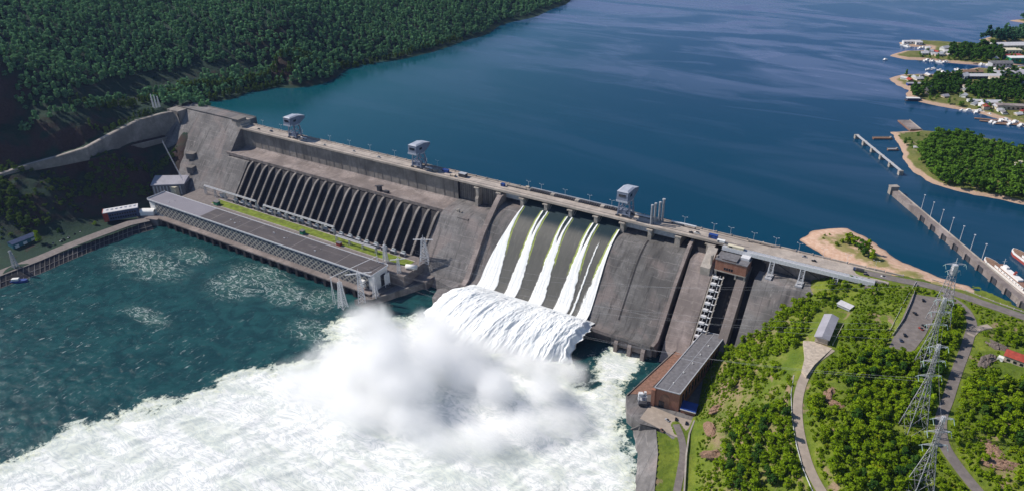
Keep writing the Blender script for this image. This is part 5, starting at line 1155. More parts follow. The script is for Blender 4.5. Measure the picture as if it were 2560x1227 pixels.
crate(30, 14, 4, 3, 4.0, 'beige', 'sentry_box', 'beige sentry box on the upstream side where the gate slots begin', 'cabin')
def rail_beam(x0, x1, y, z, lb, mat='steel'):
    t_ = thing('lifting_beam', lb, 'beam', ((x0+x1)/2, y, 102.71)); L = x1-x0; m = MB(); m.box(-L/2, L/2, -.8, .8, z, z+1.2); m.build('beam', M[mat], t_); m = MB()
    for k in range(3): m.box(-L/2+1+k*(L-2)/2-.4, -L/2+1+k*(L-2)/2+.4, -.7, .7, 0, z-.003)
    m.build('foot', M['steel_dark'], t_)
rail_beam(2, 30, 12, 1.6, 'pale lifting beam on blocks right of the small blue cabin', 'deck'); rail_beam(170, 188, 13.5, 1.2, 'pale lifting beam between the right crane and the cylinders', 'steel_pale')
rail_beam(212, 240, 14, 2.6, 'pale steel walkway beam right of the four cylinders', 'steel_pale'); rail_beam(-352, -340, 9.5, 1.2, 'pale beam beside the feet of the left crane', 'steel_pale'); rail_beam(-121, -110, 8, 1.2, 'pale beam beside the feet of the middle crane', 'steel_pale'); rail_beam(295, 320, 15, 1.4, 'pale frame on the upstream edge above the brick hoist house', 'deck')
for (x, y, mt, lb, van) in ((-438, 6, 'black', 'black car on the crest near the left end', False), (-413, 8, 'blue_dark', 'dark van on the crest between the left end and the left crane', True), (-300, 5, 'white', 'white car on the crest right of the left crane shadow', False), (-246, 7, 'steel_pale', 'silver car on the crest midway between the left and middle cranes', False), (-200, 6, 'white', 'white van on the crest before the middle crane', True),
        (244, 5, 'white', 'white van on the crest right of the pale walkway beam', True), (238, 4, 'steel_dark', 'dark car beside the white van on the crest', False), (362, 6, 'black', 'black car on the crest road above the trestles', False), (352, 10, 'steel', 'grey car on the crest road left of the black one', False), (424, 7, 'white', 'white car on the crest road at the right bank', False), (410, 3, 'black', 'dark car on the crest road just before the right bank', False)):
    make_car(lb, M[mt], (x, y, 102.75), math.pi/2, 'vehicles on the dam crest', van)
c = (400, 4); t_ = thing('truck', 'dark lorry on the crest road at the right end of the dam', 'lorry', (402, 7, 102.75), math.pi/2); m = MB(); m.cbox((0, -1.5, .9), 2.5, 7, 2.4); m.build('body', M['steel_dark'], t_); m = MB(); m.cbox((0, 3.4, .6), 2.4, 2.2, 2.5); m.build('cab', M['blue_dark'], t_)
for sy in (-3.6, -2.2, 3.2):
    m = MB(); m.tube((-1.25, sy, .5), (1.25, sy, .5), .5, n=10); m.build('wheel', M['tyre'], t_)
# street lamps: twin arms
lamp = thing('street_lamp', 'slim twin armed street lamp on the upstream edge of the dam crest', 'street lamp', (0, 0, 102.7), 0, 'street lamps along the dam crest')
m = MB(); m.tube((0, 0, 0), (0, 0, 10), .16, .1, 6); m.build('pole', M['steel_pale'], lamp); m = MB(); m.bar((-2.4, 0, 10.5), (0, 0, 9.8), .12); m.bar((2.4, 0, 10.5), (0, 0, 9.8), .12); m.build('arm', M['steel_pale'], lamp)
for s in (-1, 1): m = MB(); m.cbox((s*2.5, 0, 10.4), .9, .5, .25); m.build('lamp_head', M['white'], lamp)
lx_ = [-440, -400, -300, -262, -224, -180, -108, 30, 48, 80, 112, 140, 226, 258, 276, 300, 322, 345, 368, 390, 415]
lamp.location = (lx_[0], 16.5, 102.7)
for x in lx_[1:]: dup(lamp, (x, 16.5, 102.7))

# ------------------------------------------------------------------ reservoir: guide wall, pier, ships
g0, g1 = at(2240, 478, 103), at(2640, 815, 103); gd = (g1-g0)[:2]; GL = np.linalg.norm(gd); grz2 = math.atan2(gd[1], gd[0])
gw = thing('guide_wall', 'long straight concrete guide wall with square openings reaching out from the right bank', 'wall', (g0[0], g0[1], 97), grz2)
m = MB(); m.box(0, GL, -3.6, 3.2, -4, 5.2)
m.build('wall', M['conc_pink'], gw); m = MB(); m.box(0, GL, -3.9, 3.5, 5.203, 6.1); m.build('top_slab', M['conc_pink'], gw); m = MB(); m.box(0, GL, 2.6, 3.45, 6.103, 7.0); m.build('parapet', M['conc_pale'], gw)
m = MB(); m.box(-9, -3, -4.6, 4.6, -4, 9); m.box(-9.4, -2.6, -5, 5, 9, 10); m.build('head_tower', M['conc_pale'], gw)
for k in range(9):
    x = 66+k*21.5
    if x > GL-10: break
    m = MB(); m.box(x, x+6.5, -4.1, -3.1, .6, 6.05); m.box(x, x+6.5, -4.5, -4.08, 5.4, 6.3); m.build('opening', M['steel_dark'], gw); m = MB(); m.box(x-3, x-.1, -5.4, -3.61, -4, 6.6); m.build('buttress', M['conc_pink'], gw)
for k in range(7):
    x = 50+k*19; p = g0[:2]+gd/GL*x; p = p+np.array([-gd[1], gd[0]])/GL*3.8; t_ = thing('lamp_mast', 'tall slim lamp mast on the long guide wall', 'lamp mast', (p[0], p[1], 103), 0, 'lamp masts on the guide wall'); m = MB(); m.tube((0, 0, 0), (0, 0, 17), .35, .2, 6); m.build('pole', M['steel_pale'], t_); m = MB(); m.cbox((0, 0, 17), 1.6, 1.0, .7); m.build('lamp_head', M['steel_pale'], t_)
p0, p1 = at(2142, 338, 102), at(2252, 428, 102); pd = (p1-p0)[:2]; PL = np.linalg.norm(pd); prz = math.atan2(pd[1], pd[0])
pr = thing('pier', 'narrow footbridge on six concrete blocks standing in the reservoir off the wooded island', 'pier', (p0[0], p0[1], 97), prz)
m = MB(); m.box(0, PL, -.9, .9, 4.4, 5.4); m.box(0, PL, -1.0, -.9, 5.4, 6.4); m.box(0, PL, .9, 1.0, 5.4, 6.4); m.build('walkway', M['steel'], pr)
for k in range(6): m = MB(); m.cbox((k*PL/5, 0, -4), 4.6, 5.2, 8.4); m.cbox((k*PL/5, 0, 4.4), 3.4, 6, 1.1); m.build('block', M['conc_pale'], pr)
def ship(a, b, L, Bm, rz, lb):
    c = at(a, b, 97); t_ = thing('river_ship', lb, 'ship', (c[0], c[1], 97), rz); h = Bm/2; P = [(-L/2, -h*.8), (L*.36, -h), (L*.46, -h*.55), (L/2, 0), (L*.46, h*.55), (L*.36, h), (-L/2, h*.8)]
    m = MB(); m.prism(P, -1.5, 2.6); m.build('hull', M['ship_red'], t_); m = MB(); m.prism([(x*1.003, y*1.01) for x, y in P], 2.603, 4.6); m.build('bulwark', M['ship'], t_); m = MB(); m.prism([(x*.97, y*.92) for x, y in P], 4.603, 4.75); m.build('deck', M['wood'], t_)
    s = MB(); s.box(-L*.45, L*.2, -h*.72, h*.72, 4.753, 7.4); d = s.build('deck_house', M['ship'], t_)
    for k in range(9): s = MB(); s.box(-L*.43+k*L*.066, -L*.43+k*L*.066+1.2, -h*.72-.08, h*.72+.08, 5.6, 6.5); s.build('window', M['window'], d)
    s = MB(); s.box(-L*.3, L*.1, -h*.55, h*.55, 7.403, 9.4); s.build('upper_house', M['ship'], t_); s = MB(); s.box(-L*.45, L*.2, -h*.78, h*.78, 7.4, 7.62); s.build('sun_deck', M['rust'], t_)
    s = MB(); s.box(L*.0, L*.08, -h*.3, h*.3, 9.4, 11.4); s.build('bridge', M['ship'], t_); s = MB(); s.tube((-L*.15, 0, 9.4), (-L*.17, 0, 13), 1.2, 1.0, 10); s.build('funnel', M['ship_red'], t_); s = MB(); s.bar((L*.1, 0, 9), (L*.1, 0, 17), .3); s.bar((L*.1, -2, 14), (L*.1, 2, 14), .2); s.build('mast', M['steel_pale'], t_)
ship(2512, 694, 66, 9.5, grz2+math.pi, 'white and red passenger ship moored along the long guide wall')
ship(2580, 668, 62, 10, grz2+math.pi, 'second white and red ship at the right edge, behind the moored one')
def barge(a, b, L, Bm, rz, lb, mt='wood'):
    c = at(a, b, 97.5); t_ = thing('barge', lb, 'barge', (c[0], c[1], 97), rz); m = MB(); m.prism([(-L/2, -Bm/2), (L/2, -Bm/2), (L/2, Bm/2), (-L/2, Bm/2)], -1, 1.6); m.build('hull', M['rust'], t_); m = MB(); m.prism([(-L/2+.6, -Bm/2+.6), (L/2-.6, -Bm/2+.6), (L/2-.6, Bm/2-.6), (-L/2+.6, Bm/2-.6)], 1.603, 1.9); m.build('deck', M[mt], t_); m = MB(); m.box(-L/2, L/2, Bm/2-.5, Bm/2, 1.6, 2.8); m.box(L/2-3, L/2-1, -Bm/2+1, Bm/2-1, 1.9, 3.6); m.build('side_rail', M['conc_pale'], t_)
a, b = at(2262, 306, 97), at(2286, 326, 97); barge(2274, 315, 46, 17, math.atan2(b[1]-a[1], b[0]-a[0]), 'wide pale pink barge lying off the top of the wooded island', 'conc_pink')
a, b = at(2188, 347, 97), at(2226, 347, 97); barge(2206, 347, 26, 5, math.atan2(b[1]-a[1], b[0]-a[0]), 'narrow brown barge between the footbridge and the wooded island')
a, b = at(2222, 374, 97), at(2242, 374, 97); barge(2232, 375, 14, 4, math.atan2(b[1]-a[1], b[0]-a[0]), 'small grey barge near the shore of the wooded island', 'steel')
# ------------------------------------------------------------------ town on the far right shore
def ground_z(a, b): return at(a, b, 100.5)
def house(a, b, L, Wd, h, rise, rz, wall, roof, lb, name='house', cat='house'):
    c = ground_z(a, b); t_ = thing(name, lb, cat, (c[0], c[1], 99.4), rz); m = MB(); m.cbox((0, 0, -.5), L, Wd, h+.5); m.build('wall', M[wall], t_)
    if rise > 0: m = MB(); m.gable((0, 0, 0), L, Wd, h+.003, rise, 0, .6); m.build('roof', M[roof], t_)
    else: m = MB(); m.cbox((0, 0, h+.003), L+.8, Wd+.8, .7); m.build('roof', M[roof], t_)
    n = max(2, int(L/6))
    for k in range(n): m = MB(); m.cbox((-L/2+(k+.5)*L/n, -Wd/2-.02, h*.4), L/n*.45, .3, h*.35); m.build('window', M['window'], t_)
    return t_
m_ = .55
TOWN_ROWS = [(2535, 122, 95, 24, 10, 4, .55, 'beige', 'roof_pale', 'very long pale hall with a light roof on the far right shore'), (2527, 134, 30, 18, 9, 0, .5, 'cream', 'cream', 'cream block with stepped roof below the long pale hall'), (2548, 154, 40, 16, 9, 0, .5, 'green_paint', 'white', 'white roofed hall with a bright green front at the right edge'),
    (2527, 147, 34, 14, 8, 0, .5, 'teal', 'red', 'dark teal hall with a reddish roof left of the green fronted one'), (2278, 108, 34, 9, 5, 2, .5, 'white', 'roof_pale', 'white boathouse row on the tip of the far thin spit'), (2296, 110, 12, 8, 5, 2, .5, 'white', 'roof_pale', 'small white hut right of the boathouse row on the thin spit'),
    (2361, 126, 16, 11, 6, 4, 1.0, 'white', 'roof_pale', 'white steep roofed house left of the dark trees on the grassy spit'), (2369, 133, 14, 10, 5, 3, .4, 'white', 'roof_pale', 'small white house just below the steep roofed one'), (2310, 137, 13, 9, 5, 3, .6, 'white', 'roof_pale', 'white cabin on the open grass of the grassy spit'), (2321, 133, 14, 9, 5, 3, .5, 'white', 'steel', 'white cabin with grey roof beside the one on the open grass'),
    (2345, 140, 14, 10, 5, 3, .5, 'beige', 'steel', 'grey cabin in the middle of the grassy spit'), (2436, 197, 46, 13, 7, 3, .5, 'blue_dark', 'roof_pale', 'long white roofed hall with a blue base in the marina'), (2407, 198, 17, 13, 8, 4, 1.1, 'white', 'roof_pale', 'white gabled house left of the long marina hall'), (2428, 185, 34, 12, 6, 3, .5, 'beige', 'wood', 'brown roofed hall behind the long marina hall'),
    (2472, 197, 34, 12, 7, 3, .5, 'white', 'roof_pale', 'white roofed hall right of the long marina hall'), (2493, 192, 16, 12, 8, 4, .5, 'white', 'roof_pale', 'white house at the right end of the marina halls'), (2484, 205, 16, 12, 8, 3, .3, 'cream', 'beige', 'beige house in front of the marina halls'), (2318, 234, 15, 12, 7, 6, 1.2, 'beige', 'roof_grey', 'pale house with a steep gable among trees near the sandy tip'),
    (2310, 211, 56, 8, 3.5, 1, .5, 'blue', 'roof_lilac', 'long low blue shed behind the trees at the sandy tip'), (2474, 262, 28, 12, 6, 3, .45, 'beige', 'roof_pale', 'pale shed with a light roof by the brown quay'), (2528, 274, 44, 12, 8, 0, .35, 'beige', 'conc_pink', 'long pink flat building on the brown quay'), (2444, 256, 12, 8, 4, 2, .4, 'beige', 'roof_pale', 'small pale hut left on the brown quay'), (2425, 255, 9, 7, 4, 2, .4, 'white', 'roof_pale', 'smallest white hut at the start of the brown quay'),
    (2500, 164, 36, 16, 7, 3, .5, 'steel', 'roof_grey', 'dark grey roofed store left of the green fronted hall'), (2550, 192, 22, 24, 8, 0, .5, 'blue_dark', 'roof_lilac', 'lilac grey block at the right edge of the marina'), (2415, 222, 10, 8, 5, 3, .5, 'white', 'beige', 'small house with tan roof between the two woods'), (2362, 244, 9, 8, 4, 3, .8, 'beige', 'roof_lilac', 'small lilac roofed house low in the trees near the sandy tip'),
    (2555, 216, 18, 12, 6, 3, .5, 'blue_dark', 'blue_dark', 'dark blue house at the right edge of the town wood')]
for row in TOWN_ROWS: house(*row)
CLUSTERS = [('tiny pale house in the marina cluster below the green fronted hall', [(2486, 182), (2498, 184), (2512, 186), (2524, 183), (2536, 187), (2548, 184), (2556, 188)]),
    ('tiny house beside the boat rows on the grassy spit', [(2333, 138), (2340, 133), (2352, 133), (2356, 139), (2328, 130), (2372, 139)]), ('tiny white house peeping out between the two dark woods of the town shore', [(2398, 206), (2404, 214), (2412, 230), (2408, 244), (2420, 208)]),
    ('small shed in the row along the brown quay', [(2455, 267), (2463, 272), (2490, 272), (2500, 279), (2510, 284), (2545, 288), (2556, 283), (2436, 262)]), ('small grey shed on the bare tip of the town shore', [(2262, 198), (2274, 202), (2286, 196), (2296, 200), (2304, 194), (2320, 192)]), ('tiny house at the edge of the wood by the long pale hall', [(2470, 128), (2484, 134), (2496, 140), (2506, 132), (2512, 146), (2488, 150)])]
HP = None
for lb, pts in CLUSTERS:
    for k, (a, b) in enumerate(pts):
        c = ground_z(a, b); h_ = house(a, b, RNG.uniform(8, 14), RNG.uniform(6, 9), RNG.uniform(3, 6), RNG.uniform(1.5, 3.2), RNG.uniform(0, 3), ['white', 'beige', 'cream', 'white'][k % 4], ['roof_pale', 'steel', 'roof_grey', 'red', 'roof_pale'][(k*3) % 5], lb); h_['group'] = 'small houses of the far shore'
c = at(2547, 415, 103); t_ = thing('cottage', 'white two part cottage among the trees at the right edge of the island', 'house', (c[0], c[1], 101.5), .4); m = MB(); m.cbox((0, 0, 0), 13, 9, 6); m.cbox((9, 3, 0), 8, 8, 5); m.build('wall', M['white'], t_); m = MB(); m.cbox((0, 0, 6), 14, 10, .8); m.cbox((9, 3, 5), 8.6, 8.6, .7); m.build('roof', M['cream'], t_); m = MB(); m.cbox((-2, -4.5, 1), 4, .3, 3); m.build('window', M['window'], t_)
c = at(2290, 371, 99.6); house(2290, 371, 7, 5, 3, 1.6, .4, 'white', 'roof_pale', 'tiny white hut at the left edge of the island wood', 'hut', 'hut')
boat = thing('motorboat', 'small white motorboat moored along the town shore', 'boat', (0, 0, 97), 0, 'boats moored along the town shore')
m = MB(); m.prism([(-5, -1.8), (3, -1.9), (5.6, 0), (3, 1.9), (-5, 1.8)], -.4, 1.5); m.build('hull', M['ship'], boat); m = MB(); m.ext(-1.4, 1.4, [(-2, 1.5), (-1.6, 3), (1.2, 3), (2.4, 1.5)]); o_ = m.build('cabin', M['ship'], boat); o_.rotation_euler = (0, 0, -math.pi/2); m = MB(); m.box(-.2, 1.6, -1.45, 1.45, 2.0, 2.6); m.build('windscreen', M['window'], boat)
rows = [(2405, 277), (2421, 279), (2441, 282), (2448, 280), (2318, 153), (2325, 154), (2332, 155), (2348, 157), (2360, 158), (2393, 176), (2400, 178), (2408, 180), (2416, 177), (2322, 176), (2334, 172), (2350, 178), (2356, 182), (2452, 163), (2460, 164), (2468, 165), (2476, 163), (2484, 168), (2496, 172), (2505, 176), (2512, 172), (2520, 174), (2528, 170), (2536, 175), (2544, 172), (2488, 176), (2502, 169), (2516, 178), (2532, 179), (2300, 122), (2308, 121), (2316, 122), (2322, 119), (2268, 118), (2258, 115), (2212, 151), (2478, 306), (2486, 309), (2500, 305), (2512, 303), (2524, 312), (2536, 308), (2545, 300), (2552, 315), (2473, 287), (2366, 156), (2540, 186), (2550, 178)]
for k, (a, b) in enumerate(rows):
    c = at(a, b, 97); rz = RNG.uniform(0, 6.28); s = RNG.uniform(.8, 1.5)
    if k == 0: boat.location = tuple(c); boat.rotation_euler = (0, 0, rz); boat.scale = (s,)*3
    else: dup(boat, (c[0], c[1], 97.05), rz, (s,)*3, label='lone white motorboat out on the water off the grassy spit' if b == 151 and a == 2212 else None)
c = at(2281, 252, 97); t_ = thing('houseboat', 'white roofed houseboat moored at the sandy tip of the town shore', 'houseboat', (c[0], c[1], 97), .45); m = MB(); m.cbox((0, 0, -.5), 22, 8, 1.8); m.build('hull', M['steel_dark'], t_); m = MB(); m.cbox((0, 0, 1.3), 18, 6, 3); m.build('cabin', M['blue_dark'], t_); m = MB(); m.cbox((0, 0, 4.3), 20, 7.4, .7); m.build('roof', M['white'], t_)
for k, (a, b, L, rz, lb) in enumerate(((2480, 301, 46, .15, 'brown plank jetty off the quay, upper one of three'), (2500, 308, 52, .15, 'brown plank jetty off the quay, middle one of three'), (2530, 313, 44, .3, 'brown plank jetty off the quay, lower one of three'))):
    c = at(a, b, 97); t_ = thing('jetty', lb, 'jetty', (c[0], c[1], 97), rz); m = MB(); m.cbox((0, 0, .3), L, 4.4, .8); m.build('deck', M['wood'], t_)
    for j in range(4): m = MB(); m.cbox((-L/2+3+j*(L-6)/3, 0, -3), .7, 3.6, 3.3); m.build('pile', M['steel_dark'], t_)
# ------------------------------------------------------------------ trees
def crown_verts(rng, n_lobe, per, h, r, q0, tall=1.0, cone=0.0):
    """leaf tufts on a heap of lobes: quads of about q0 metres facing roughly outward"""
    V = []; F = []
    for k in range(n_lobe):
        zz = rng.uniform(.22, .92); rad = r*(1-cone*zz)*math.sqrt(max(.05, 1-((zz-.45)/.62)**2))
        a = rng.uniform(0, 2*math.pi); d = rad*rng.uniform(.15, .8); c = np.array([d*math.cos(a), d*math.sin(a), h*zz]); lr = r*rng.uniform(.30, .48)*(1-.4*zz*cone)
        for _ in range(per):
            n = rng.normal(size=3); n /= np.linalg.norm(n); n[2] = abs(n[2])*.9+.05 if rng.random() < .75 else n[2]; n /= np.linalg.norm(n)
            p = c+n*lr*rng.uniform(.75, 1.12)*np.array([1, 1, tall]); m = n+rng.normal(size=3)*.45; m /= np.linalg.norm(m)
            e = np.cross(m, [.3, .2, 1.0]); e /= np.linalg.norm(e); g = np.cross(m, e); s = q0*rng.uniform(.6, 1.25); b = len(V)
            V += [p-e*s-g*s*.55, p+e*s*.8-g*s*.75, p+e*s+g*s*.6+m*s*.3, p-e*s*.6+g*s*.9]; F.append((b, b+1, b+2, b+3))
    return np.array(V), np.array(F)
def trunk_mb(h, r, rng, limbs=5):
    m = MB(); m.tube((0, 0, -1.2), (.1*r, 0, h*.5), r, r*.65, 7); m.tube((.1*r, 0, h*.5), (0, .2, h*.85), r*.65, r*.2, 6)
    for k in range(limbs): a = 6.28*k/limbs+rng.uniform(0, 1); z = h*rng.uniform(.3, .6); m.tube((0, 0, z), (math.cos(a)*h*.22, math.sin(a)*h*.22, z+h*.22), r*.4, r*.12, 5)
    return m
rng = np.random.default_rng(5)
PROTO = {}
for key, (h, r, nl, per, q0, tall, cone, mat) in {'round': (8.5, 4.2, 15, 26, .62, .9, 0, 'leaf'), 'broad': (7.5, 4.8, 17, 26, .66, .8, 0, 'leaf'), 'oval': (11, 3.8, 16, 26, .62, 1.2, .15, 'leaf'), 'dark': (9.5, 4.0, 15, 26, .62, 1.0, .1, 'leaf_dark'), 'birch': (14, 3.0, 15, 24, .6, 1.4, .3, 'leaf_row'), 'bush': (3.8, 3.0, 9, 22, .5, .8, 0, 'leaf')}.items():
    V, F = crown_verts(rng, nl, per, h, r, q0, tall, cone)
    o = np_mesh('crown', V, F, M[mat]); tm = trunk_mb(h, .28 if key != 'bush' else .14, rng).build('trunk', M['bark'])
    PROTO[key] = (o, tm, h, r, V, F)
used = set()
def tree(kind, loc, s, rz, label, group, cat='tree', name='tree'):
    o, tm, *_ = PROTO[kind]; t_ = thing(name, label, cat, loc, rz, group); t_.scale = (s, s, s*RNG.uniform(.85, 1.2))
    for q in (o, tm):
        if q.name not in used: c = q; used.add(q.name)
        else: c = q.copy(); COL.objects.link(c)
        c.parent = t_
    return t_
ZONES = []    # polygons of the photograph where bushes do not grow on the right hill
OPEN = [[(2010, 845), (2092, 850), (2130, 800), (2120, 770), (2040, 770)], [(2085, 735), (2180, 730), (2170, 800), (2085, 800)], [(2186, 705), (2295, 700), (2230, 850), (2180, 800)], [(1935, 900), (2010, 850), (2012, 890), (1985, 960)],
        [(1745, 1000), (1800, 985), (1812, 1130), (1735, 1227), (1700, 1227), (1700, 1060)], [(1600, 1040), (1740, 1040), (1740, 1300), (1560, 1300)], [(2385, 830), (2470, 930), (2420, 960), (2388, 960)], [(2430, 855), (2510, 855), (2510, 940), (2440, 935)], [(2500, 870), (2570, 870), (2570, 945), (2500, 945)],
        [(2400, 720), (2570, 770), (2570, 800), (2440, 770)], [(2040, 940), (2110, 960), (2130, 1020), (2060, 1030)], [(2420, 1060), (2530, 1120), (2560, 1190), (2480, 1180)], [(2225, 1060), (2330, 1065), (2320, 1110), (2230, 1105)], [(1998, 845), (2100, 848), (2092, 880), (2045, 920), (2008, 965), (1990, 945)]]
def road_clear(x, y):
    d = np.full(np.shape(x), 99.)
    for P, w in ((HILL_ROAD, 5.0), (RIGHT_ROAD, 5.6), (CREST_ROAD, 7), (YARD_ROAD, 4.5), (SPUR, 5)): d = np.minimum(d, segdist(x, y, [tuple(q[:2]) for q in P[::2]])[0]-w)
    dp, _ = segdist(x, y, PARKING, True); d = np.minimum(d, np.where(inpoly(x, y, PARKING), -1, dp-1.5))
    return d
xs = RNG.uniform(300, 620, 26000); ys = RNG.uniform(-330, 20, 26000); zs = right_h(xs, ys); PX = pix(np.stack([xs, ys, zs], -1))
ok = (PX[:, 0] > 1690) & (PX[:, 0] < 2600) & (PX[:, 1] > 690) & (PX[:, 1] < 1290) & (road_clear(xs, ys) > 2.0) & (zs > 13) & (ys < -2)
ok &= ~((zs < 103+(ys+10)/.8-1) & (xs < 378) & (ys > -60) & (zs+3 < 103+(ys+10)/.8) & False)
for P in OPEN: ok &= ~inpoly(PX[:, 0], PX[:, 1], P)
ok &= ~((xs < 380) & (zs < zf(ys)+1.0) & (ys > -70) & (zf(ys) > zs+2))
dens = fbm(xs*.03, ys*.03, 91, 4)
# thick woods: belt right of the car park, slope below the hill road, wood at right
WOOD = [[(2340, 770), (2425, 765), (2420, 870), (2370, 1000), (2330, 1060), (2130, 1060), (2110, 950), (2180, 880), (2290, 890)], [(1805, 1060), (1960, 1020), (2000, 1227), (1800, 1227)], [(2090, 1030), (2240, 1080), (2300, 1227), (2060, 1227)], [(2420, 955), (2580, 940), (2580, 1130), (2440, 1070)], [(1870, 820), (2010, 740), (2020, 830), (1960, 900), (1830, 900)]]
wood = np.zeros(len(xs), bool)
for P in WOOD: wood |= inpoly(PX[:, 0], PX[:, 1], P)
ok &= (wood & (dens > .22)) | (~wood & (dens > .41))
idx = np.where(ok)[0]; RNG.shuffle(idx); placed = []; grid_ = {}
def far_enough(x, y, d):
    i, j = int(x//8), int(y//8)
    for a in (i-1, i, i+1):
        for b in (j-1, j, j+1):
            for (u, v, w) in grid_.get((a, b), ()):
                if (u-x)**2+(v-y)**2 < (max(d, w)*.5+min(d, w)*.5)**2: return False
    grid_.setdefault((i, j), []).append((x, y, d)); return True
for i in idx:
    d = 4.9 if wood[i] else 4.0
    if far_enough(xs[i], ys[i], d): placed.append(i)
placed.sort(key=lambda i: np.linalg.norm(np.array([xs[i], ys[i], zs[i]])-CAM_LOC)); nt = 0; scrub = []
def zone(p):
    a, b = p
    if a > 2420: return 'wood at the right edge', 'bright green leafy tree in the wood below the red roofed house'
    if a > 2320 and b < 1010: return 'belt between car park and road', 'bright green tree in the belt between the car park and the shaded road'
    if a < 1830 or (a < 1990 and b > 930): return 'slope left of the hill road', 'bushy tree on the steep slope between the cliff and the curved hill road'
    if b < 900 and a < 2060: return 'slope against the dam', 'bushy tree on the slope that meets the grey dam face'
    if b > 1050: return 'slope right of the hill road', 'leafy tree on the lower slope between the hill road and the pylons'
    return 'middle of the hill', 'leafy tree in the thicket between the grey shed and the car park'
for i in placed:
    p = PX[i]; inside_ = (p[0] < 2560) and (p[1] < 1227)
    if wood[i] and nt < 292 and inside_:
        k = RNG.choice(['round', 'broad', 'oval', 'round', 'dark', 'oval']); g, lb = zone(p)
        if k == 'dark': lb = lb.replace('bright green', 'dark green').replace('bushy tree', 'dark bushy tree').replace('leafy tree', 'dark leafy tree').replace('green leafy tree', 'green tree')
        tree(k, (xs[i], ys[i], zs[i]), RNG.uniform(.75, 1.2), RNG.uniform(0, 6.28), lb, g); nt += 1
    else: scrub.append((xs[i], ys[i], zs[i], RNG.uniform(.65, 1.1) if wood[i] else RNG.uniform(.4, .95), RNG.choice(['round', 'bush', 'broad', 'dark']) if wood[i] or RNG.random() < .35 else 'bush'))
def mass(name, rows, mat, label, cat, thin=1):
    """many plants as one mesh"""
    Vs = []; Fs = []; n = 0
    for (x, y, z, s, k) in rows:
        V, F = PROTO[k][4], PROTO[k][5]; F = F[::thin]; a = RNG.uniform(0, 6.28); ca, sa = math.cos(a), math.sin(a)
        V = V.reshape(-1, 4, 3)[::thin].reshape(-1, 3)
        if thin > 1: c = V.reshape(-1, 4, 3).mean(1, keepdims=True); V = (c+(V.reshape(-1, 4, 3)-c)*math.sqrt(thin)*.92).reshape(-1, 3)
        sx = s*RNG.uniform(.9, 1.1); sz = s*RNG.uniform(.85, 1.2); W = np.stack([(V[:, 0]*ca-V[:, 1]*sa)*sx+x, (V[:, 0]*sa+V[:, 1]*ca)*sx+y, V[:, 2]*sz+z], -1)
        Vs.append(W); Fs.append(np.arange(len(W)).reshape(-1, 4)+n); n += len(W)
    o = np_mesh(name, np.concatenate(Vs), np.concatenate(Fs), mat); return tag(o, label, cat, kind='stuff')
mass('scrub', scrub, M['leaf'], 'low green scrub and small bushes covering the right hill', 'scrub')
# low undergrowth everywhere the hill is green
gs = np.where((PX[:, 0] > 1690) & (PX[:, 0] < 2600) & (PX[:, 1] > 700) & (PX[:, 1] < 1290) & (road_clear(xs, ys) > .6) & (zs > 13) & (ys < -3) & (fbm(xs*.05, ys*.05, 97, 3) > .40) & ~inpoly(PX[:, 0], PX[:, 1], OPEN[0]) & ~inpoly(PX[:, 0], PX[:, 1], OPEN[5]) & ~inpoly(PX[:, 0], PX[:, 1], OPEN[8])& ~inpoly(PX[:, 0], PX[:, 1], OPEN[3]) & ~inpoly(PX[:, 0], PX[:, 1], OPEN[-1]) & ~((xs < 380) & (ys > -70) & (zf(ys) > zs+.5)))[0][:9000]
mass('undergrowth', [(xs[i], ys[i], zs[i]-.2, RNG.uniform(.15, .45), 'bush') for i in gs], M['leaf'], 'low weeds and undergrowth on the right hill', 'undergrowth', 4)
# left hillside forest
fx1 = RNG.uniform(-1650, -480, 60000); fy1 = RNG.uniform(-440, 1400, 60000)
w = np.exp(-np.clip(np.hypot(fx1+560, fy1+60)-250, 0, 5000)/900); sel = RNG.random(len(fx1)) < .25+.75*w; fx1, fy1 = fx1[sel], fy1[sel]
fz1 = left_h(fx1, fy1); P = pix(np.stack([fx1, fy1, fz1], -1)); e = 4.0
gxh = (left_h(fx1+e, fy1)-left_h(fx1-e, fy1))/(2*e); gyh = (left_h(fx1, fy1+e)-left_h(fx1, fy1-e))/(2*e); sl2 = np.hypot(gxh, gyh)
vis = (P[:, 0] > -60) & (P[:, 0] < 1460) & (P[:, 1] > -110) & (P[:, 1] < 480)
den2 = fbm(fx1*.012, fy1*.012, 101, 3)
up_ = vis & (fz1 > np.where(fy1 > 20, 100.5, 112)) & (sl2 < .92) & ~((P[:, 0] < 470) & (P[:, 1] > 290) & (den2 < .44)) & ~inpoly(P[:, 0], P[:, 1], [(120, 300), (330, 250), (440, 262), (330, 310), (200, 372), (0, 420), (0, 380)])
clr = inpoly(P[:, 0]+30*(den2-.5), P[:, 1]+60*(den2-.5), [(250, 200), (420, 176), (500, 168), (690, 160), (680, 172), (520, 205), (455, 222), (400, 228), (200, 262), (130, 300), (0, 330), (0, 300), (120, 276)]); up_ &= ~clr
rows = []; grid_.clear()
for i in np.where(up_)[0]:
    dist = math.dist((fx1[i], fy1[i], fz1[i]), CAM_LOC)
    if far_enough(fx1[i], fy1[i], 5.0 if dist < 1300 else 6.2): rows.append((fx1[i], fy1[i], fz1[i]-.5, RNG.uniform(.75, 1.5), RNG.choice(['oval', 'birch', 'round', 'oval', 'dark'])))
print('forest trees', len(rows), 'individual hill trees', nt, 'scrub', len(scrub))
mass('forest', rows, M['leaf_shade'], 'dense dark green forest covering the mountainside left of the reservoir', 'forest', 4)
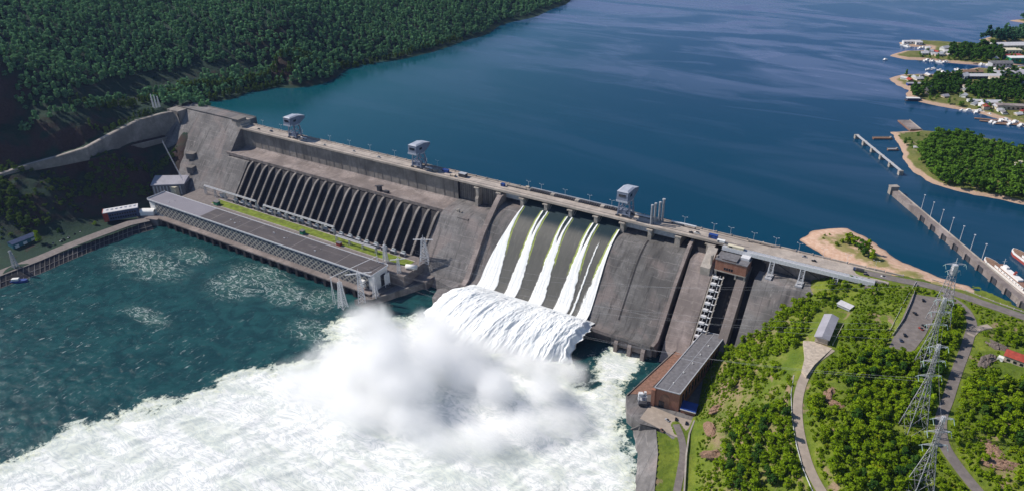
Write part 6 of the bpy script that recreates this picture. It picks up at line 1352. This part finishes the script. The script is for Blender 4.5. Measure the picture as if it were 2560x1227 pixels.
# lit rows of birches along the shore road and above the tall wall
rows = []
for line, h0, n, wd, sc in (([(455, 232, 108), (520, 222, 108), (620, 205, 107), (700, 192, 106), (790, 172, 106)], 0, 200, 12, 1.1), ([(520, 250, 100.5), (640, 222, 100.5), (720, 205, 100.5), (840, 172, 101), (1000, 140, 101), (1150, 98, 102)], 0, 260, 9, .85), ([(300, 258, 121), (400, 242, 117), (450, 236, 110)], 0, 60, 12, .95), ([(215, 322, 110), (290, 300, 112), (350, 280, 112), (380, 272, 112)], 0, 44, 8, .75), ([(170, 282, 124), (260, 262, 126), (330, 250, 124)], 0, 40, 10, .85)):
    P_ = [at(*q) for q in line]
    for k in range(n):
        t = RNG.uniform(0, len(P_)-1.001); i = int(t); p = P_[i]+(P_[i+1]-P_[i])*(t-i); x, y = p[0]+RNG.normal()*wd*.4, p[1]+RNG.normal()*wd*.4
        rows.append((x, y, float(left_h(np.array([x]), np.array([y]))[0])-.4, sc*RNG.uniform(.7, 1.1), 'birch'))
mass('birch_rows', rows, M['leaf_row'], 'sunlit rows of young birches along the shore track and above the curved wall', 'birches', 2)
rows = []
for line, n, wd, s0, s1 in (([(215, 418, 70), (330, 388, 69), (430, 366, 67)], 90, 7, .5, 1.1), ([(220, 440, 62), (300, 425, 62), (420, 400, 60)], 90, 12, .5, 1.2), ([(225, 384, 84), (330, 355, 86), (425, 330, 88)], 60, 5, .3, .6), ([(0, 425, 82), (70, 410, 86)], 34, 7, .6, 1.1), ([(110, 500, 40), (200, 520, 26), (90, 560, 18)], 40, 14, .4, .9), ([(-20, 470, 62), (0, 510, 46), (40, 545, 32), (90, 565, 20)], 170, 26, .5, 1.2), ([(120, 455, 60), (220, 450, 56), (330, 425, 54)], 120, 14, .4, 1.0)):
    P_ = [at(*q) for q in line]
    for k in range(n):
        t = RNG.uniform(0, len(P_)-1.001); i = int(t); p = P_[i]+(P_[i+1]-P_[i])*(t-i); x, y = p[0]+RNG.normal()*wd*.5, p[1]+RNG.normal()*wd*.5
        rows.append((x, y, float(left_h(np.array([x]), np.array([y]))[0])-.3, RNG.uniform(s0, s1), RNG.choice(['bush', 'bush', 'round'])))
mass('terrace_bushes', rows, M['leaf_row'], 'bushes growing along the terraces of the left slope below the curved wall', 'bushes', 1)
for (a, b, k, s, lb) in ((98, 605, 'oval', 1.35, 'lone bushy green tree beside the teal workshop on the left quay'), (150, 585, 'dark', 1.0, 'dark tree right of the lone bushy one on the left quay'), (523, 497, 'oval', .8, 'small dark tree in front of the blank left dam face'), (238, 560, 'bush', 1.2, 'round bush beside the red end of the blue block')):
    c = at(a, b, 9.3); tree(k, (c[0]+2, c[1]-1, 9.0 if b > 500 else 11.2), s, 1.0, lb, None)
c = at(2120, 610, 99.5)
for k, (a, b, s, kd) in enumerate(((2105, 605, .9, 'bush'), (2120, 606, 1.3, 'round'), (2136, 612, 1.25, 'round'), (2152, 628, 1.3, 'dark'), (2166, 632, 1.25, 'oval'), (2178, 646, 1.1, 'oval'), (2092, 612, .9, 'bush'), (2160, 640, 1.1, 'dark'))):
    c = at(a, b, 100.2); tree(kd, (c[0], c[1], 99.6), s, k*1.3, 'small tree in the clump on the sand spit behind the dam crest' if kd != 'bush' else 'low bush at the tip of the clump on the sand spit', 'trees on the sand spit')
for k, (a, b) in enumerate(((2062, 588), (2074, 586), (2058, 596))):
    c = at(a, b, 100); tree('bush', (c[0], c[1], 99.2), .45, k, ('dark shrub alone on the sand spit, left and nearer the water', 'dark shrub alone on the sand spit, right one', 'tiny shrub on the sand spit below the other two')[k], None, 'shrub', 'shrub')
# island and town woods
def wood_on(poly, step, kinds, sc, hmin=98.5, z0=100.0):
    P = [tuple(at(a, b, z0)[:2]) for a, b in poly]; X = [p[0] for p in P]; Y = [p[1] for p in P]; out = []; grid_.clear()
    n = int((max(X)-min(X))*(max(Y)-min(Y))/(step*step)*4); x = RNG.uniform(min(X), max(X), n); y = RNG.uniform(min(Y), max(Y), n); o = inpoly(x, y, P)
    for i in np.where(o)[0]:
        if far_enough(x[i], y[i], step): out.append((x[i], y[i], z0, RNG.uniform(*sc), RNG.choice(kinds)))
    return out
rows = wood_on([(2292, 372), (2330, 345), (2400, 342), (2470, 362), (2600, 405), (2700, 470), (2640, 512), (2560, 500), (2470, 482), (2390, 465), (2340, 448), (2310, 420)], 6.6, ['round', 'oval', 'oval', 'dark', 'broad'], (.95, 1.5), z0=101.8)
mass('island_wood', rows, M['leaf_mid'], 'dense green wood covering the island behind the guide wall', 'wood', 2)
rows = wood_on([(2275, 228), (2325, 222), (2330, 240), (2280, 246)], 6, ['dark', 'oval'], (.9, 1.3), z0=100.6)+wood_on([(2338, 196), (2395, 192), (2400, 215), (2390, 240), (2330, 236), (2320, 222)], 6.5, ['round', 'oval', 'dark'], (.9, 1.4), z0=100.6)+wood_on([(2410, 215), (2560, 205), (2600, 250), (2560, 262), (2480, 252), (2420, 240)], 7.5, ['round', 'dark', 'oval'], (.9, 1.4), z0=100.6)+wood_on([(2465, 180), (2545, 184), (2545, 196), (2470, 194)], 8, ['round', 'oval'], (.9, 1.3), z0=100.6)+wood_on([(2372, 118), (2425, 118), (2500, 122), (2505, 150), (2440, 154), (2375, 148)], 8, ['dark', 'dark', 'round'], (1.0, 1.5), z0=100.4)
rows2 = []
for poly, n in (([(2262, 190), (2560, 170), (2600, 300), (2400, 268), (2285, 245)], 190), ([(2240, 136), (2330, 128), (2560, 110), (2560, 160), (2400, 156)], 130), ([(2240, 335), (2330, 330), (2360, 336), (2290, 380), (2262, 370)], 26)):
    P_ = [tuple(at(q, w_, 100)[:2]) for q, w_ in poly]; X_ = [q[0] for q in P_]; Y_ = [q[1] for q in P_]; x = RNG.uniform(min(X_), max(X_), n*3); y = RNG.uniform(min(Y_), max(Y_), n*3); o_ = inpoly(x, y, P_)
    for i in np.where(o_)[0][:n]: rows2.append((x[i], y[i], 99.8, RNG.uniform(.4, 1.0), RNG.choice(['bush', 'round', 'bush', 'oval'])))
mass('garden_trees', rows2, M['leaf_mid'], 'scattered garden bushes and small trees among the far shore houses', 'bushes', 2)
mass('town_wood', rows, M['leaf_dark'], 'dark clumps of tall trees between the houses of the far right shore', 'wood', 5)
rows = wood_on([(2452, 98), (2500, 90), (2620, 74), (2620, 100), (2520, 106)], 10, ['dark', 'oval'], (1.3, 2.0), z0=103)+wood_on([(2530, 52), (2680, 46), (2680, 58)], 12, ['dark'], (1.4, 2), z0=103)
mass('far_wood', rows, M['leaf_shade'], 'distant wood on the low shore beyond the long pale hall', 'wood', 8)
for q in PROTO.values():
    for o in q[:2]:
        if o.name not in used: bpy.data.objects.remove(o)
# ------------------------------------------------------------------ the air
t = NT('haze'); t.t.nodes.remove(t.b)
vp = t.n('VolumePrincipled'); vp.inputs['Color'].default_value = (.42, .55, 1.0, 1); vp.inputs['Density'].default_value = .00002; vp.inputs['Anisotropy'].default_value = .3; t.l(vp.outputs[0], t.out.inputs['Volume'])
m = MB(); m.box(-2300, 2300, -1000, 3400, -12, 476); tag(m.build('haze', t.m), kind='stuff')
